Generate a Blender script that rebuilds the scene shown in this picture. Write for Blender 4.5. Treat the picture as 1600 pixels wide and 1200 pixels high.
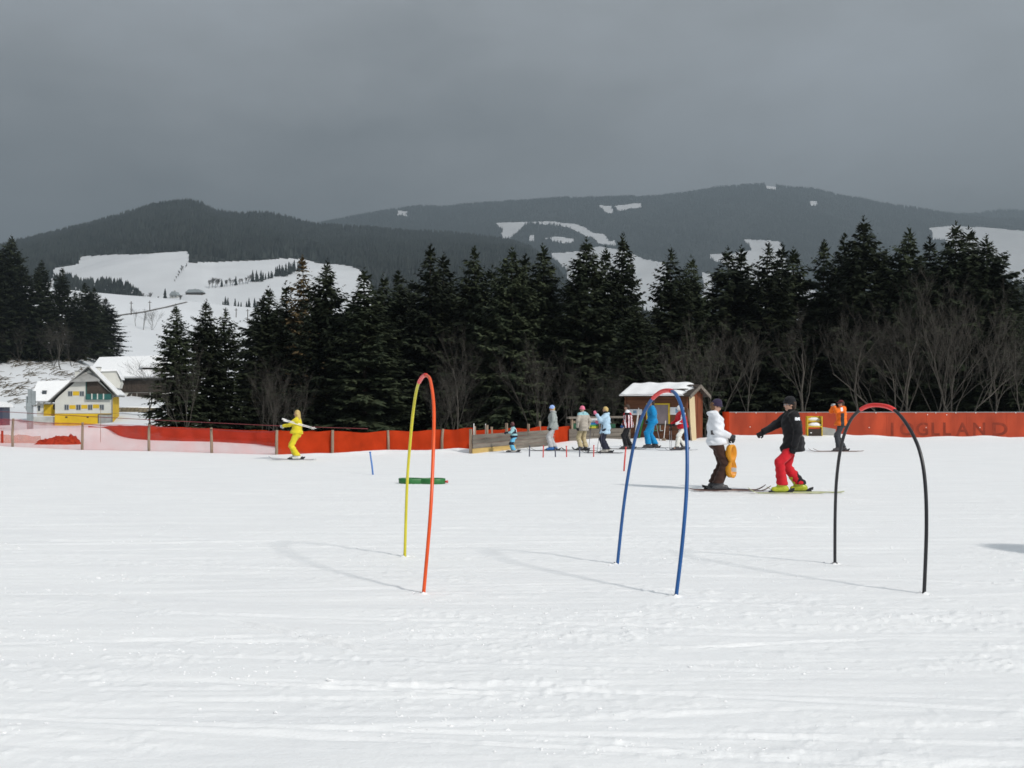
import bpy, bmesh, math, random
import numpy as np
from mathutils import Vector, Matrix

# ------------------------------------------------------------------ clear
for o in list(bpy.data.objects):
    bpy.data.objects.remove(o, do_unlink=True)
scene = bpy.context.scene
C = scene.collection
R = math.radians
EYE = 1.7          # camera height above the snow
F = 1600.0         # focal length in photograph pixels
HZ = 633.0         # horizon row

# ------------------------------------------------------------------ camera
cam = bpy.data.cameras.new('camera')
cam.sensor_fit = 'HORIZONTAL'; cam.sensor_width = 36.0; cam.lens = 36.0 * F / 1600.0
cam.shift_y = (HZ - 600.0) / 1600.0
cam.clip_start = 0.1; cam.clip_end = 30000.0
camo = bpy.data.objects.new('camera', cam); C.objects.link(camo)
camo.location = (0, 0, EYE); camo.rotation_euler = (R(90), 0, 0)
scene.camera = camo

# ------------------------------------------------------------------ sun
SUN_DIR = Vector((0.575, -0.565, 0.60)).normalized()     # towards the sun: behind the camera, to the right
SUN_EL = math.asin(SUN_DIR.z)
SUN_AZ = math.atan2(SUN_DIR.x, SUN_DIR.y)                # from +Y, clockwise
sun = bpy.data.lights.new('sun', 'SUN'); sun.energy = 3.55; sun.angle = R(4.2); sun.color = (1.0, 0.955, 0.895)
suno = bpy.data.objects.new('sun', sun); C.objects.link(suno)
suno.rotation_euler = SUN_DIR.to_track_quat('Z', 'Y').to_euler()

# ------------------------------------------------------------------ sky
world = bpy.data.worlds.new('World'); scene.world = world; world.use_nodes = True
wn = world.node_tree.nodes; wl = world.node_tree.links
for n in list(wn): wn.remove(n)
wo = wn.new('ShaderNodeOutputWorld'); bg = wn.new('ShaderNodeBackground'); bg.inputs['Strength'].default_value = 0.1
sky = wn.new('ShaderNodeTexSky'); sky.sky_type = 'NISHITA'; sky.sun_disc = False
sky.sun_elevation = SUN_EL; sky.sun_rotation = SUN_AZ; sky.air_density = 1.0; sky.dust_density = 2.0
tc = wn.new('ShaderNodeTexCoord')
mp = wn.new('ShaderNodeMapping'); mp.inputs['Scale'].default_value = (1.5, 1.5, 3.6); mp.inputs['Location'].default_value = (-7.6203, 0.9049, 1.1874)
nz = wn.new('ShaderNodeTexNoise'); nz.inputs['Scale'].default_value = 1.35; nz.inputs['Detail'].default_value = 6.0; nz.inputs['Roughness'].default_value = 0.58
cr = wn.new('ShaderNodeValToRGB')
cr.color_ramp.elements[0].position = 0.34; cr.color_ramp.elements[0].color = (1.68, 1.77, 1.85, 1)
cr.color_ramp.elements[1].position = 0.70; cr.color_ramp.elements[1].color = (3.55, 3.70, 3.86, 1)
sepx = wn.new('ShaderNodeSeparateXYZ')
zen = wn.new('ShaderNodeMapRange'); zen.inputs['From Min'].default_value = 0.0; zen.inputs['From Max'].default_value = 1.0
zen.inputs['To Min'].default_value = 0.95; zen.inputs['To Max'].default_value = 2.5
vm = wn.new('ShaderNodeVectorMath'); vm.operation = 'SCALE'
mixs = wn.new('ShaderNodeMix'); mixs.data_type = 'RGBA'
thin = wn.new('ShaderNodeMapRange'); thin.inputs['From Min'].default_value = 0.5; thin.inputs['From Max'].default_value = 0.75
thin.inputs['To Min'].default_value = 0.97; thin.inputs['To Max'].default_value = 0.80
wl.new(tc.outputs['Generated'], mp.inputs['Vector']); wl.new(mp.outputs['Vector'], nz.inputs['Vector'])
wl.new(nz.outputs['Fac'], cr.inputs['Fac'])
wl.new(tc.outputs['Generated'], sepx.inputs['Vector']); wl.new(sepx.outputs['Z'], zen.inputs['Value'])
wl.new(cr.outputs['Color'], vm.inputs[0]); wl.new(zen.outputs['Result'], vm.inputs['Scale'])
wl.new(nz.outputs['Fac'], thin.inputs['Value']); wl.new(thin.outputs['Result'], mixs.inputs['Factor'])
wl.new(sky.outputs['Color'], mixs.inputs['A']); wl.new(vm.outputs['Vector'], mixs.inputs['B'])
wl.new(mixs.outputs['Result'], bg.inputs['Color']); wl.new(bg.outputs['Background'], wo.inputs['Surface'])

# ------------------------------------------------------------------ exposure / render
vs = scene.view_settings
scene.display_settings.display_device = 'sRGB'
vs.view_transform = 'Standard'; vs.look = 'None'; vs.exposure = 0.0; vs.gamma = 1.0; vs.use_curve_mapping = False
scene.render.engine = 'CYCLES'
cy = scene.cycles
cy.use_denoising = True
try: cy.denoiser = 'OPENIMAGEDENOISE'
except Exception: pass
cy.max_bounces = 6; cy.diffuse_bounces = 3; cy.glossy_bounces = 2; cy.transmission_bounces = 4
cy.transparent_max_bounces = 12; cy.volume_bounces = 0
cy.caustics_reflective = False; cy.caustics_refractive = False
scene.render.film_transparent = False
scene.cycles.pixel_filter_type = 'BLACKMAN_HARRIS'; scene.cycles.filter_width = 1.6

# ------------------------------------------------------------------ helpers
rng = np.random.default_rng(7)
random.seed(7)

def at(px, py, Y):
    """the point of the place seen at a pixel of the photograph, Y metres ahead"""
    return Vector(((px - 800.0) / F * Y, Y, EYE + (HZ - py) * Y / F))

def gy(py, z=0.0):
    """how far ahead the level z is seen at row py"""
    return (EYE - z) * F / (py - HZ)

def obj(name, mesh, parent=None, loc=None, rz=None):
    o = bpy.data.objects.new(name, mesh); C.objects.link(o)
    if parent is not None: o.parent = parent
    if loc is not None: o.location = loc
    if rz is not None: o.rotation_euler = (0, 0, rz)
    return o

def tag(o, label=None, cat=None, group=None, kind=None):
    if label: o['label'] = label
    if cat: o['category'] = cat
    if group: o['group'] = group
    if kind: o['kind'] = kind
    return o

def thing(name, label, cat, loc=(0, 0, 0), rz=0.0, group=None):
    o = bpy.data.objects.new(name, None); C.objects.link(o)
    o.empty_display_size = 0.2
    o.location = loc; o.rotation_euler = (0, 0, rz)
    return tag(o, label, cat, group)

def np_mesh(name, V, Fc, mats, smooth=True, midx=None):
    """fast mesh from numpy arrays; Fc is (n,3) or (n,4)"""
    V = np.asarray(V, dtype=np.float32); Fc = np.asarray(Fc, dtype=np.int32)
    m = bpy.data.meshes.new(name)
    k = Fc.shape[1]; n = len(Fc)
    m.vertices.add(len(V)); m.vertices.foreach_set('co', V.ravel())
    m.loops.add(n * k); m.loops.foreach_set('vertex_index', Fc.ravel())
    m.polygons.add(n); m.polygons.foreach_set('loop_start', np.arange(0, n * k, k, dtype=np.int32))
    try: m.polygons.foreach_set('loop_total', np.full(n, k, dtype=np.int32))
    except Exception: pass
    if midx is not None: m.polygons.foreach_set('material_index', np.asarray(midx, dtype=np.int32))
    m.polygons.foreach_set('use_smooth', np.full(n, smooth, dtype=bool))
    if not isinstance(mats, (list, tuple)): mats = [mats]
    for a in mats: m.materials.append(a)
    m.update(calc_edges=True)
    return m

class MB:
    """collects simple shapes into one mesh"""
    def __init__(s): s.v = []; s.f = []; s.mi = []; s.cur = 0
    def add(s, verts, faces):
        b = len(s.v); s.v += [tuple(v) for v in verts]
        for f in faces: s.f.append(tuple(i + b for i in f)); s.mi.append(s.cur)
    def box(s, x0, x1, y0, y1, z0, z1, M=None, bev=0.0):
        vs_ = [(x0,y0,z0),(x1,y0,z0),(x1,y1,z0),(x0,y1,z0),(x0,y0,z1),(x1,y0,z1),(x1,y1,z1),(x0,y1,z1)]
        if M is not None: vs_ = [tuple(M @ Vector(v)) for v in vs_]
        s.add(vs_, [(0,3,2,1),(4,5,6,7),(0,1,5,4),(1,2,6,5),(2,3,7,6),(3,0,4,7)])
        return s
    def hexa(s, p):
        s.add(p, [(0,3,2,1),(4,5,6,7),(0,1,5,4),(1,2,6,5),(2,3,7,6),(3,0,4,7)]); return s
    def prism(s, poly, y0, y1):
        """polygon in x,z pushed from y0 to y1"""
        n = len(poly)
        vs_ = [(x, y0, z) for x, z in poly] + [(x, y1, z) for x, z in poly]
        fs = [tuple(range(n)), tuple(range(2*n-1, n-1, -1))]
        for i in range(n):
            j = (i+1) % n; fs.append((i, i+n, j+n, j))
        s.add(vs_, fs); return s
    def plate(s, poly, z0, z1):
        n = len(poly)
        vs_ = [(x, y, z0) for x, y in poly] + [(x, y, z1) for x, y in poly]
        fs = [tuple(range(n-1, -1, -1)), tuple(range(n, 2*n))]
        for i in range(n):
            j = (i+1) % n; fs.append((i, j, j+n, i+n))
        s.add(vs_, fs); return s
    def tube(s, pts, rad, n=8, cap=True):
        pts = [Vector(p) for p in pts]
        if not hasattr(rad, '__len__'): rad = [rad] * len(pts)
        rings = []; up = None
        for i, p in enumerate(pts):
            d = (pts[min(i+1, len(pts)-1)] - pts[max(i-1, 0)]).normalized()
            if up is None:
                up = Vector((0, 0, 1)) if abs(d.z) < 0.9 else Vector((1, 0, 0))
            a = d.cross(up).normalized(); b = a.cross(d).normalized(); up = b
            rings.append([p + (a * math.cos(2*math.pi*k/n) + b * math.sin(2*math.pi*k/n)) * rad[i] for k in range(n)])
        vs_ = [v for r in rings for v in r]; fs = []
        for i in range(len(pts) - 1):
            for k in range(n):
                k2 = (k+1) % n
                fs.append((i*n+k, i*n+k2, (i+1)*n+k2, (i+1)*n+k))
        if cap:
            fs.append(tuple(range(n-1, -1, -1))); fs.append(tuple(range((len(pts)-1)*n, len(pts)*n)))
        s.add(vs_, fs); return s
    def mesh(s, name, mats, smooth=False):
        m = bpy.data.meshes.new(name); m.from_pydata(s.v, [], s.f)
        if not isinstance(mats, (list, tuple)): mats = [mats]
        for a in mats: m.materials.append(a)
        if len(mats) > 1: m.polygons.foreach_set('material_index', s.mi)
        if smooth: m.polygons.foreach_set('use_smooth', [True] * len(s.f))
        bm = bmesh.new(); bm.from_mesh(m); bmesh.ops.recalc_face_normals(bm, faces=bm.faces); bm.to_mesh(m); bm.free()
        m.update(); return m
    def build(s, name, mats, parent=None, smooth=False, loc=None, rz=None, bevel=0.0):
        o = obj(name, s.mesh(name, mats, smooth), parent, loc, rz)
        if bevel:
            b = o.modifiers.new('bevel', 'BEVEL'); b.width = bevel; b.segments = 1; b.limit_method = 'ANGLE'
        return o

def catmull(P, n=8):
    P = [Vector(p) for p in P]; out = []
    for i in range(len(P) - 1):
        p0 = P[max(i-1, 0)]; p1 = P[i]; p2 = P[i+1]; p3 = P[min(i+2, len(P)-1)]
        for k in range(n):
            t = k / n
            out.append(0.5 * ((2*p1) + (p2-p0)*t + (2*p0-5*p1+4*p2-p3)*t*t + (3*p1-p0-3*p2+p3)*t**3))
    out.append(P[-1]); return out

# ---- numpy gradient-free value noise (2 D)
def _h(ix, iy, seed):
    n = (ix.astype(np.int64) * 374761393 + iy.astype(np.int64) * 668265263 + seed * 1442695041) & 0xFFFFFFFF
    n = ((n ^ (n >> 13)) * 1274126177) & 0xFFFFFFFF
    n = n ^ (n >> 16)
    return (n & 0xFFFF) / 65535.0
def vnoise(x, y, seed=0):
    x = np.asarray(x, dtype=np.float64); y = np.asarray(y, dtype=np.float64)
    ix = np.floor(x); iy = np.floor(y); fx = x - ix; fy = y - iy
    fx = fx*fx*fx*(fx*(fx*6-15)+10); fy = fy*fy*fy*(fy*(fy*6-15)+10)
    a = _h(ix, iy, seed); b = _h(ix+1, iy, seed); c = _h(ix, iy+1, seed); d = _h(ix+1, iy+1, seed)
    return (a*(1-fx)+b*fx)*(1-fy) + (c*(1-fx)+d*fx)*fy - 0.5
def fbm(x, y, oct=4, seed=0, gain=0.5):
    s = 0; a = 1.0
    for k in range(oct):
        s = s + a * vnoise(x*2**k + 13.7*k, y*2**k - 7.1*k, seed + k); a *= gain
    return s
def sstep(a, b, x):
    t = np.clip((np.asarray(x, dtype=np.float64) - a) / (b - a), 0, 1); return t*t*(3-2*t)
def inpoly(px, py, poly):
    r = np.zeros(np.shape(px), bool); n = len(poly); j = n - 1
    for i in range(n):
        xi, yi = poly[i]; xj, yj = poly[j]
        if yi != yj:
            c = ((yi > py) != (yj > py)) & (px < (xj-xi)*(py-yi)/(yj-yi) + xi)
            r ^= c
        j = i
    return r

# ------------------------------------------------------------------ materials
def mat(name, col, rough=0.8, var=0.12, scale=6.0, bump=0.0, bscale=40.0, spec=0.3, metal=0.0, col2=None, stretch=(1,1,1), obj_rand=0.0, sheen=0.0):
    m = bpy.data.materials.new(name); m.use_nodes = True
    nt = m.node_tree; N = nt.nodes; L = nt.links
    b = N['Principled BSDF']; b.inputs['Roughness'].default_value = rough
    b.inputs['Specular IOR Level'].default_value = spec; b.inputs['Metallic'].default_value = metal
    t = N.new('ShaderNodeTexCoord'); mpn = N.new('ShaderNodeMapping'); mpn.inputs['Scale'].default_value = stretch
    L.new(t.outputs['Object'], mpn.inputs['Vector'])
    n = N.new('ShaderNodeTexNoise'); n.inputs['Scale'].default_value = scale; n.inputs['Detail'].default_value = 5.0
    L.new(mpn.outputs['Vector'], n.inputs['Vector'])
    ramp = N.new('ShaderNodeValToRGB')
    c0 = tuple(max(0, c*(1-var)) for c in col); c1 = tuple(min(1, c*(1+var)) for c in (col2 or col))
    ramp.color_ramp.elements[0].position = 0.32; ramp.color_ramp.elements[0].color = (*c0, 1)
    ramp.color_ramp.elements[1].position = 0.68; ramp.color_ramp.elements[1].color = (*c1, 1)
    L.new(n.outputs['Fac'], ramp.inputs['Fac'])
    out = ramp.outputs['Color']
    if obj_rand:
        oi = N.new('ShaderNodeObjectInfo'); mr = N.new('ShaderNodeMapRange')
        mr.inputs['To Min'].default_value = 1 - obj_rand; mr.inputs['To Max'].default_value = 1 + obj_rand
        L.new(oi.outputs['Random'], mr.inputs['Value'])
        v = N.new('ShaderNodeVectorMath'); v.operation = 'SCALE'
        L.new(out, v.inputs[0]); L.new(mr.outputs['Result'], v.inputs['Scale']); out = v.outputs['Vector']
    L.new(out, b.inputs['Base Color'])
    if bump:
        n2 = N.new('ShaderNodeTexNoise'); n2.inputs['Scale'].default_value = bscale; n2.inputs['Detail'].default_value = 4.0
        L.new(mpn.outputs['Vector'], n2.inputs['Vector'])
        bp = N.new('ShaderNodeBump'); bp.inputs['Strength'].default_value = bump; bp.inputs['Distance'].default_value = 0.02
        L.new(n2.outputs['Fac'], bp.inputs['Height']); L.new(bp.outputs['Normal'], b.inputs['Normal'])
    if sheen:
        b.inputs['Sheen Weight'].default_value = sheen
    return m

def snow_mat(name, streak=True):
    m = bpy.data.materials.new(name); m.use_nodes = True
    nt = m.node_tree; N = nt.nodes; L = nt.links
    b = N['Principled BSDF']; b.inputs['Roughness'].default_value = 0.62; b.inputs['Specular IOR Level'].default_value = 0.06
    t = N.new('ShaderNodeTexCoord')
    mpn = N.new('ShaderNodeMapping'); mpn.inputs['Scale'].default_value = (0.35, 2.2, 1.0) if streak else (1, 1, 1)
    L.new(t.outputs['Object'], mpn.inputs['Vector'])
    n = N.new('ShaderNodeTexNoise'); n.inputs['Scale'].default_value = 1.6; n.inputs['Detail'].default_value = 8.0; n.inputs['Roughness'].default_value = 0.62
    L.new(mpn.outputs['Vector'], n.inputs['Vector'])
    ramp = N.new('ShaderNodeValToRGB')
    ramp.color_ramp.elements[0].position = 0.3; ramp.color_ramp.elements[0].color = (0.81, 0.815, 0.825, 1)
    ramp.color_ramp.elements[1].position = 0.7; ramp.color_ramp.elements[1].color = (0.885, 0.886, 0.888, 1)
    L.new(n.outputs['Fac'], ramp.inputs['Fac']); L.new(ramp.outputs['Color'], b.inputs['Base Color'])
    n1 = N.new('ShaderNodeTexNoise'); n1.inputs['Scale'].default_value = 5.0; n1.inputs['Detail'].default_value = 7.0; n1.inputs['Roughness'].default_value = 0.66
    L.new(mpn.outputs['Vector'], n1.inputs['Vector'])
    n2 = N.new('ShaderNodeTexNoise'); n2.inputs['Scale'].default_value = 38.0; n2.inputs['Detail'].default_value = 5.0; n2.inputs['Roughness'].default_value = 0.7
    L.new(t.outputs['Object'], n2.inputs['Vector'])
    b1 = N.new('ShaderNodeBump'); b1.inputs['Strength'].default_value = 0.2; b1.inputs['Distance'].default_value = 0.035
    b2 = N.new('ShaderNodeBump'); b2.inputs['Strength'].default_value = 0.42; b2.inputs['Distance'].default_value = 0.012
    L.new(n1.outputs['Fac'], b1.inputs['Height']); L.new(n2.outputs['Fac'], b2.inputs['Height'])
    L.new(b1.outputs['Normal'], b2.inputs['Normal']); L.new(b2.outputs['Normal'], b.inputs['Normal'])
    return m

def net_mat(name, col, cover, trans=0.35):
    """woven plastic net: share `cover` of it is thread, the rest is holes"""
    m = bpy.data.materials.new(name); m.use_nodes = True
    nt = m.node_tree; N = nt.nodes; L = nt.links
    for n in list(N): N.remove(n)
    out = N.new('ShaderNodeOutputMaterial')
    t = N.new('ShaderNodeTexCoord')
    n = N.new('ShaderNodeTexNoise'); n.inputs['Scale'].default_value = 1.7; n.inputs['Detail'].default_value = 6.0
    L.new(t.outputs['Object'], n.inputs['Vector'])
    ramp = N.new('ShaderNodeValToRGB')
    ramp.color_ramp.elements[0].position = 0.3; ramp.color_ramp.elements[0].color = (*[c*0.82 for c in col], 1)
    ramp.color_ramp.elements[1].position = 0.7; ramp.color_ramp.elements[1].color = (*[min(1, c*1.15) for c in col], 1)
    L.new(n.outputs['Fac'], ramp.inputs['Fac'])
    n3 = N.new('ShaderNodeTexNoise'); n3.inputs['Scale'].default_value = 2.6; n3.inputs['Detail'].default_value = 9.0; n3.inputs['Roughness'].default_value = 0.75
    mp3 = N.new('ShaderNodeMapping'); mp3.inputs['Scale'].default_value = (1.6, 1.6, 0.8); L.new(t.outputs['Object'], mp3.inputs['Vector']); L.new(mp3.outputs['Vector'], n3.inputs['Vector'])
    th3 = N.new('ShaderNodeMapRange'); th3.inputs['From Min'].default_value = 0.67; th3.inputs['From Max'].default_value = 0.72; L.new(n3.outputs['Fac'], th3.inputs['Value'])
    mx3 = N.new('ShaderNodeMix'); mx3.data_type = 'RGBA'; mx3.inputs['B'].default_value = (0.75, 0.62, 0.60, 1)
    L.new(th3.outputs['Result'], mx3.inputs['Factor']); L.new(ramp.outputs['Color'], mx3.inputs['A'])
    d = N.new('ShaderNodeBsdfDiffuse'); tr = N.new('ShaderNodeBsdfTranslucent'); tp = N.new('ShaderNodeBsdfTransparent')
    L.new(mx3.outputs['Result'], d.inputs['Color']); L.new(ramp.outputs['Color'], tr.inputs['Color'])
    m1 = N.new('ShaderNodeMixShader'); m1.inputs['Fac'].default_value = trans
    L.new(d.outputs[0], m1.inputs[1]); L.new(tr.outputs[0], m1.inputs[2])
    mr = N.new('ShaderNodeMapRange'); mr.inputs['From Min'].default_value = 0.3; mr.inputs['From Max'].default_value = 0.7
    mr.inputs['To Min'].default_value = max(0, cover - 0.05); mr.inputs['To Max'].default_value = min(1, cover + 0.05)
    L.new(n.outputs['Fac'], mr.inputs['Value'])
    m2 = N.new('ShaderNodeMixShader'); L.new(mr.outputs['Result'], m2.inputs['Fac'])
    L.new(tp.outputs[0], m2.inputs[1]); L.new(m1.outputs[0], m2.inputs[2]); L.new(m2.outputs[0], out.inputs['Surface'])
    return m

def foliage_mat(name, c0, c1, rand=0.3):
    m = mat(name, c0, rough=0.7, var=0.0, scale=0.9, spec=0.15, col2=c1, obj_rand=rand)
    return m

M = {}
M['snow'] = snow_mat('piste snow'); M['snow_soft'] = snow_mat('soft snow', False)
M['field'] = mat('cloud dimmed snowy field', (0.70, 0.715, 0.735), 0.7, 0.04, 0.02, spec=0.2)  # snow colour darkened to stand in for cloud shadow on the far slopes
M['floor'] = mat('forest floor', (0.030, 0.034, 0.032), 0.9, 0.4, 0.03, spec=0.1)
M['needles'] = foliage_mat('spruce needles', (0.013, 0.020, 0.011), (0.046, 0.056, 0.030), 0.42)
M['needles_far'] = mat('distant spruce', (0.006, 0.012, 0.013), 0.85, 0.3, 0.045, spec=0.1, col2=(0.034, 0.040, 0.036))
M['larch'] = foliage_mat('larch twigs', (0.07, 0.05, 0.024), (0.12, 0.085, 0.04))
M['bark'] = mat('spruce bark', (0.075, 0.06, 0.048), 0.9, 0.3, 8, 0.5, 30)
M['twig'] = mat('bare twigs', (0.064, 0.058, 0.050), 0.85, 0.3, 3, spec=0.15, obj_rand=0.2)
M['birch'] = mat('pale bark', (0.30, 0.27, 0.24), 0.85, 0.3, 5, 0.3, 20)
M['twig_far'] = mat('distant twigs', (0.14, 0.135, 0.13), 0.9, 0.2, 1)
M['net_open'] = net_mat('open orange net', (0.92, 0.085, 0.07), 0.33, 0.55)
M['net_dense'] = net_mat('dense orange net', (0.52, 0.050, 0.014), 0.985, 0.3)
M['net_pile'] = net_mat('orange net pile', (0.44, 0.055, 0.018), 0.95, 0.3)
M['wallred'] = mat('red brown board', (0.36, 0.044, 0.014), 0.65, 0.18, 1.2, 0.15, 14, col2=(0.43, 0.056, 0.018), stretch=(1, 1, 0.35))
M['letter'] = mat('faded dark lettering', (0.232, 0.034, 0.015), 0.8, 0.3, 2.5)
M['post'] = mat('weathered post', (0.27, 0.205, 0.15), 0.85, 0.25, 8, 0.4, 25, stretch=(1, 1, 0.2))
M['plank'] = mat('grey plank', (0.165, 0.145, 0.122), 0.85, 0.35, 3, 0.4, 30, stretch=(0.25, 3, 3), obj_rand=0.18)
M['plank_y'] = mat('fresh plank', (0.52, 0.36, 0.13), 0.8, 0.2, 3, 0.2, 30, stretch=(0.25, 3, 3))
M['hutwood'] = mat('brown hut plank', (0.125, 0.050, 0.024), 0.7, 0.35, 2.5, 0.3, 30, stretch=(0.3, 2, 2), obj_rand=0.18)
M['gablewood'] = mat('red gable plank', (0.165, 0.043, 0.016), 0.7, 0.3, 2.5, 0.3, 30, stretch=(2, 2, 0.3), obj_rand=0.15)
M['darkwood'] = mat('dark wood', (0.055, 0.042, 0.033), 0.85, 0.3, 3, 0.3, 25, obj_rand=0.15)
M['ply'] = mat('plywood', (0.62, 0.50, 0.31), 0.7, 0.1, 2, stretch=(3, 3, 0.3))
M['white_sign'] = mat('white sign', (0.72, 0.74, 0.76), 0.5, 0.08, 5)
M['print'] = mat('sign print', (0.20, 0.32, 0.45), 0.6, 0.2, 6)
M['yellow'] = mat('yellow paint', (0.60, 0.42, 0.03), 0.5, 0.15, 6)
M['mauve'] = mat('mauve board', (0.23, 0.19, 0.20), 0.5, 0.1, 3)
M['hwhite'] = mat('white render', (0.58, 0.575, 0.53), 0.85, 0.06, 0.6)
M['hyellow'] = mat('yellow render', (0.62, 0.40, 0.02), 0.85, 0.12, 0.6)
M['glass'] = mat('window glass', (0.06, 0.07, 0.08), 0.15, 0.1, 2, spec=0.6)
M['frame'] = mat('window frame', (0.32, 0.33, 0.34), 0.6, 0.1, 3)
M['grey'] = mat('grey paint', (0.30, 0.33, 0.34), 0.5, 0.12, 3)
M['concrete'] = mat('concrete', (0.42, 0.42, 0.40), 0.9, 0.15, 1.0)
M['green_rail'] = mat('green balcony rail', (0.02, 0.10, 0.09), 0.6, 0.2, 3)
M['roofdark'] = mat('dark roof edge', (0.20, 0.20, 0.19), 0.8, 0.2, 3)
M['roofgrey'] = mat('grey hip roof', (0.30, 0.30, 0.29), 0.8, 0.15, 1.5)
M['stone'] = mat('stone wall', (0.17, 0.14, 0.09), 0.9, 0.4, 1.5, 0.5, 6)
M['rope'] = mat('dark red rope', (0.20, 0.045, 0.05), 0.7, 0.2, 6)
M['brush'] = mat('brushwood', (0.12, 0.095, 0.06), 0.9, 0.35, 2)
M['road'] = mat('slushy road', (0.16, 0.15, 0.14), 0.9, 0.2, 0.1)
def plastic(name, col, rough=0.32): return mat(name, col, rough, 0.08, 4, spec=0.45, bump=0.05, bscale=60)
M['p_yellow'] = plastic('yellow tube', (0.62, 0.55, 0.03)); M['p_orange'] = plastic('orange tube', (0.72, 0.085, 0.012))
M['p_red'] = plastic('red sleeve', (0.80, 0.035, 0.03)); M['p_blue'] = plastic('blue tube', (0.014, 0.085, 0.27))
M['p_black'] = plastic('black tube', (0.016, 0.016, 0.019)); M['p_green'] = plastic('green plastic', (0.022, 0.15, 0.035), 0.45)
M['p_amber'] = plastic('amber plastic', (0.72, 0.30, 0.012), 0.4); M['p_white'] = plastic('white plastic', (0.78, 0.76, 0.74), 0.45)
M['p_stick'] = plastic('blue stick', (0.09, 0.22, 0.55)); M['p_stake'] = plastic('red stake', (0.62, 0.07, 0.06)); M['p_dstake'] = plastic('dark stake', (0.05, 0.055, 0.09))
M['steel'] = mat('dull steel', (0.30, 0.30, 0.32), 0.35, 0.1, 5, metal=0.6)
def cloth(name, col, var=0.1): return mat(name, col, 0.85, var, 9, 0.25, 30, spec=0.15, sheen=0.1)

# ================================================================== GROUND
FENCE = [(-200, 45), (0, 42), (128, 38.9), (233, 37.8), (331, 36.3), (432, 34.9), (519, 35.3), (607, 37.3), (740, 38.0), (890, 47.5), (985, 50.5), (1110, 51.5), (1135, 52.5), (1800, 52.5)]
_fx = [(p - 800) / F for p, _ in FENCE]; _fY = [y for _, y in FENCE]

DROP = [(-200, 70), (190, 56), (233, 53), (331, 50.5), (400, 47.5), (440, 44), (490, 38.5), (519, 36.5), (607, 38.3), (740, 39), (890, 48.5), (985, 51.5), (1110, 52.5), (1135, 53.5), (1800, 53.5)]
_dx = [(p - 800) / F for p, _ in DROP]; _dY = [y for _, y in DROP]
def h_base(x, y):
    """shape of the slope without its small relief"""
    u = x / np.maximum(y, 1.0)
    yf = np.interp(u, _fx, _fY)
    px = u * F + 800
    z = -0.085 * np.maximum(0, y - np.interp(u, _dx, _dY) - 0.6) * sstep(190, 330, px)
    # mound behind the left net
    cx = -23.5; cy = 55.5
    z = z + 0.50 * np.exp(-(((x - cx) / 5.5) ** 2 + ((y - cy) / 2.6) ** 2)) * (1 - sstep(200, 300, px))
    # snow pushed up along the fences
    bank = 0.10 * np.exp(-((y - yf + 0.7) / 0.8) ** 2) * (1 + 1.6 * fbm(x * 0.55, y * 0.2, 3, 91))
    z = z + bank * sstep(400, 560, px)
    z = z + 1.35 * np.exp(-(((x - 7.12) / 0.60) ** 2 + ((y - 11.1) / 0.62) ** 2) ** 1.5)  # added snow heap, out of view at the right, only to cast a shadow
    z = z + 0.16 * np.exp(-((x - 15.0) / 3.2) ** 2 - ((y - 51.3) / 1.4) ** 2)
    return z

TRACKS = []
for k in range(80):
    r_ = random.Random(100 + k)
    y0 = 4.6 * (34 / 4.6) ** r_.random(); x0 = r_.uniform(-0.55, 0.5) * y0; ln = r_.uniform(0.15, 0.6) * y0
    TRACKS.append((x0, y0, ln, r_.uniform(-0.16, 0.16), r_.uniform(0.014, 0.036), r_.uniform(0.003, 0.009), r_.uniform(-0.02, 0.02)))

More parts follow.
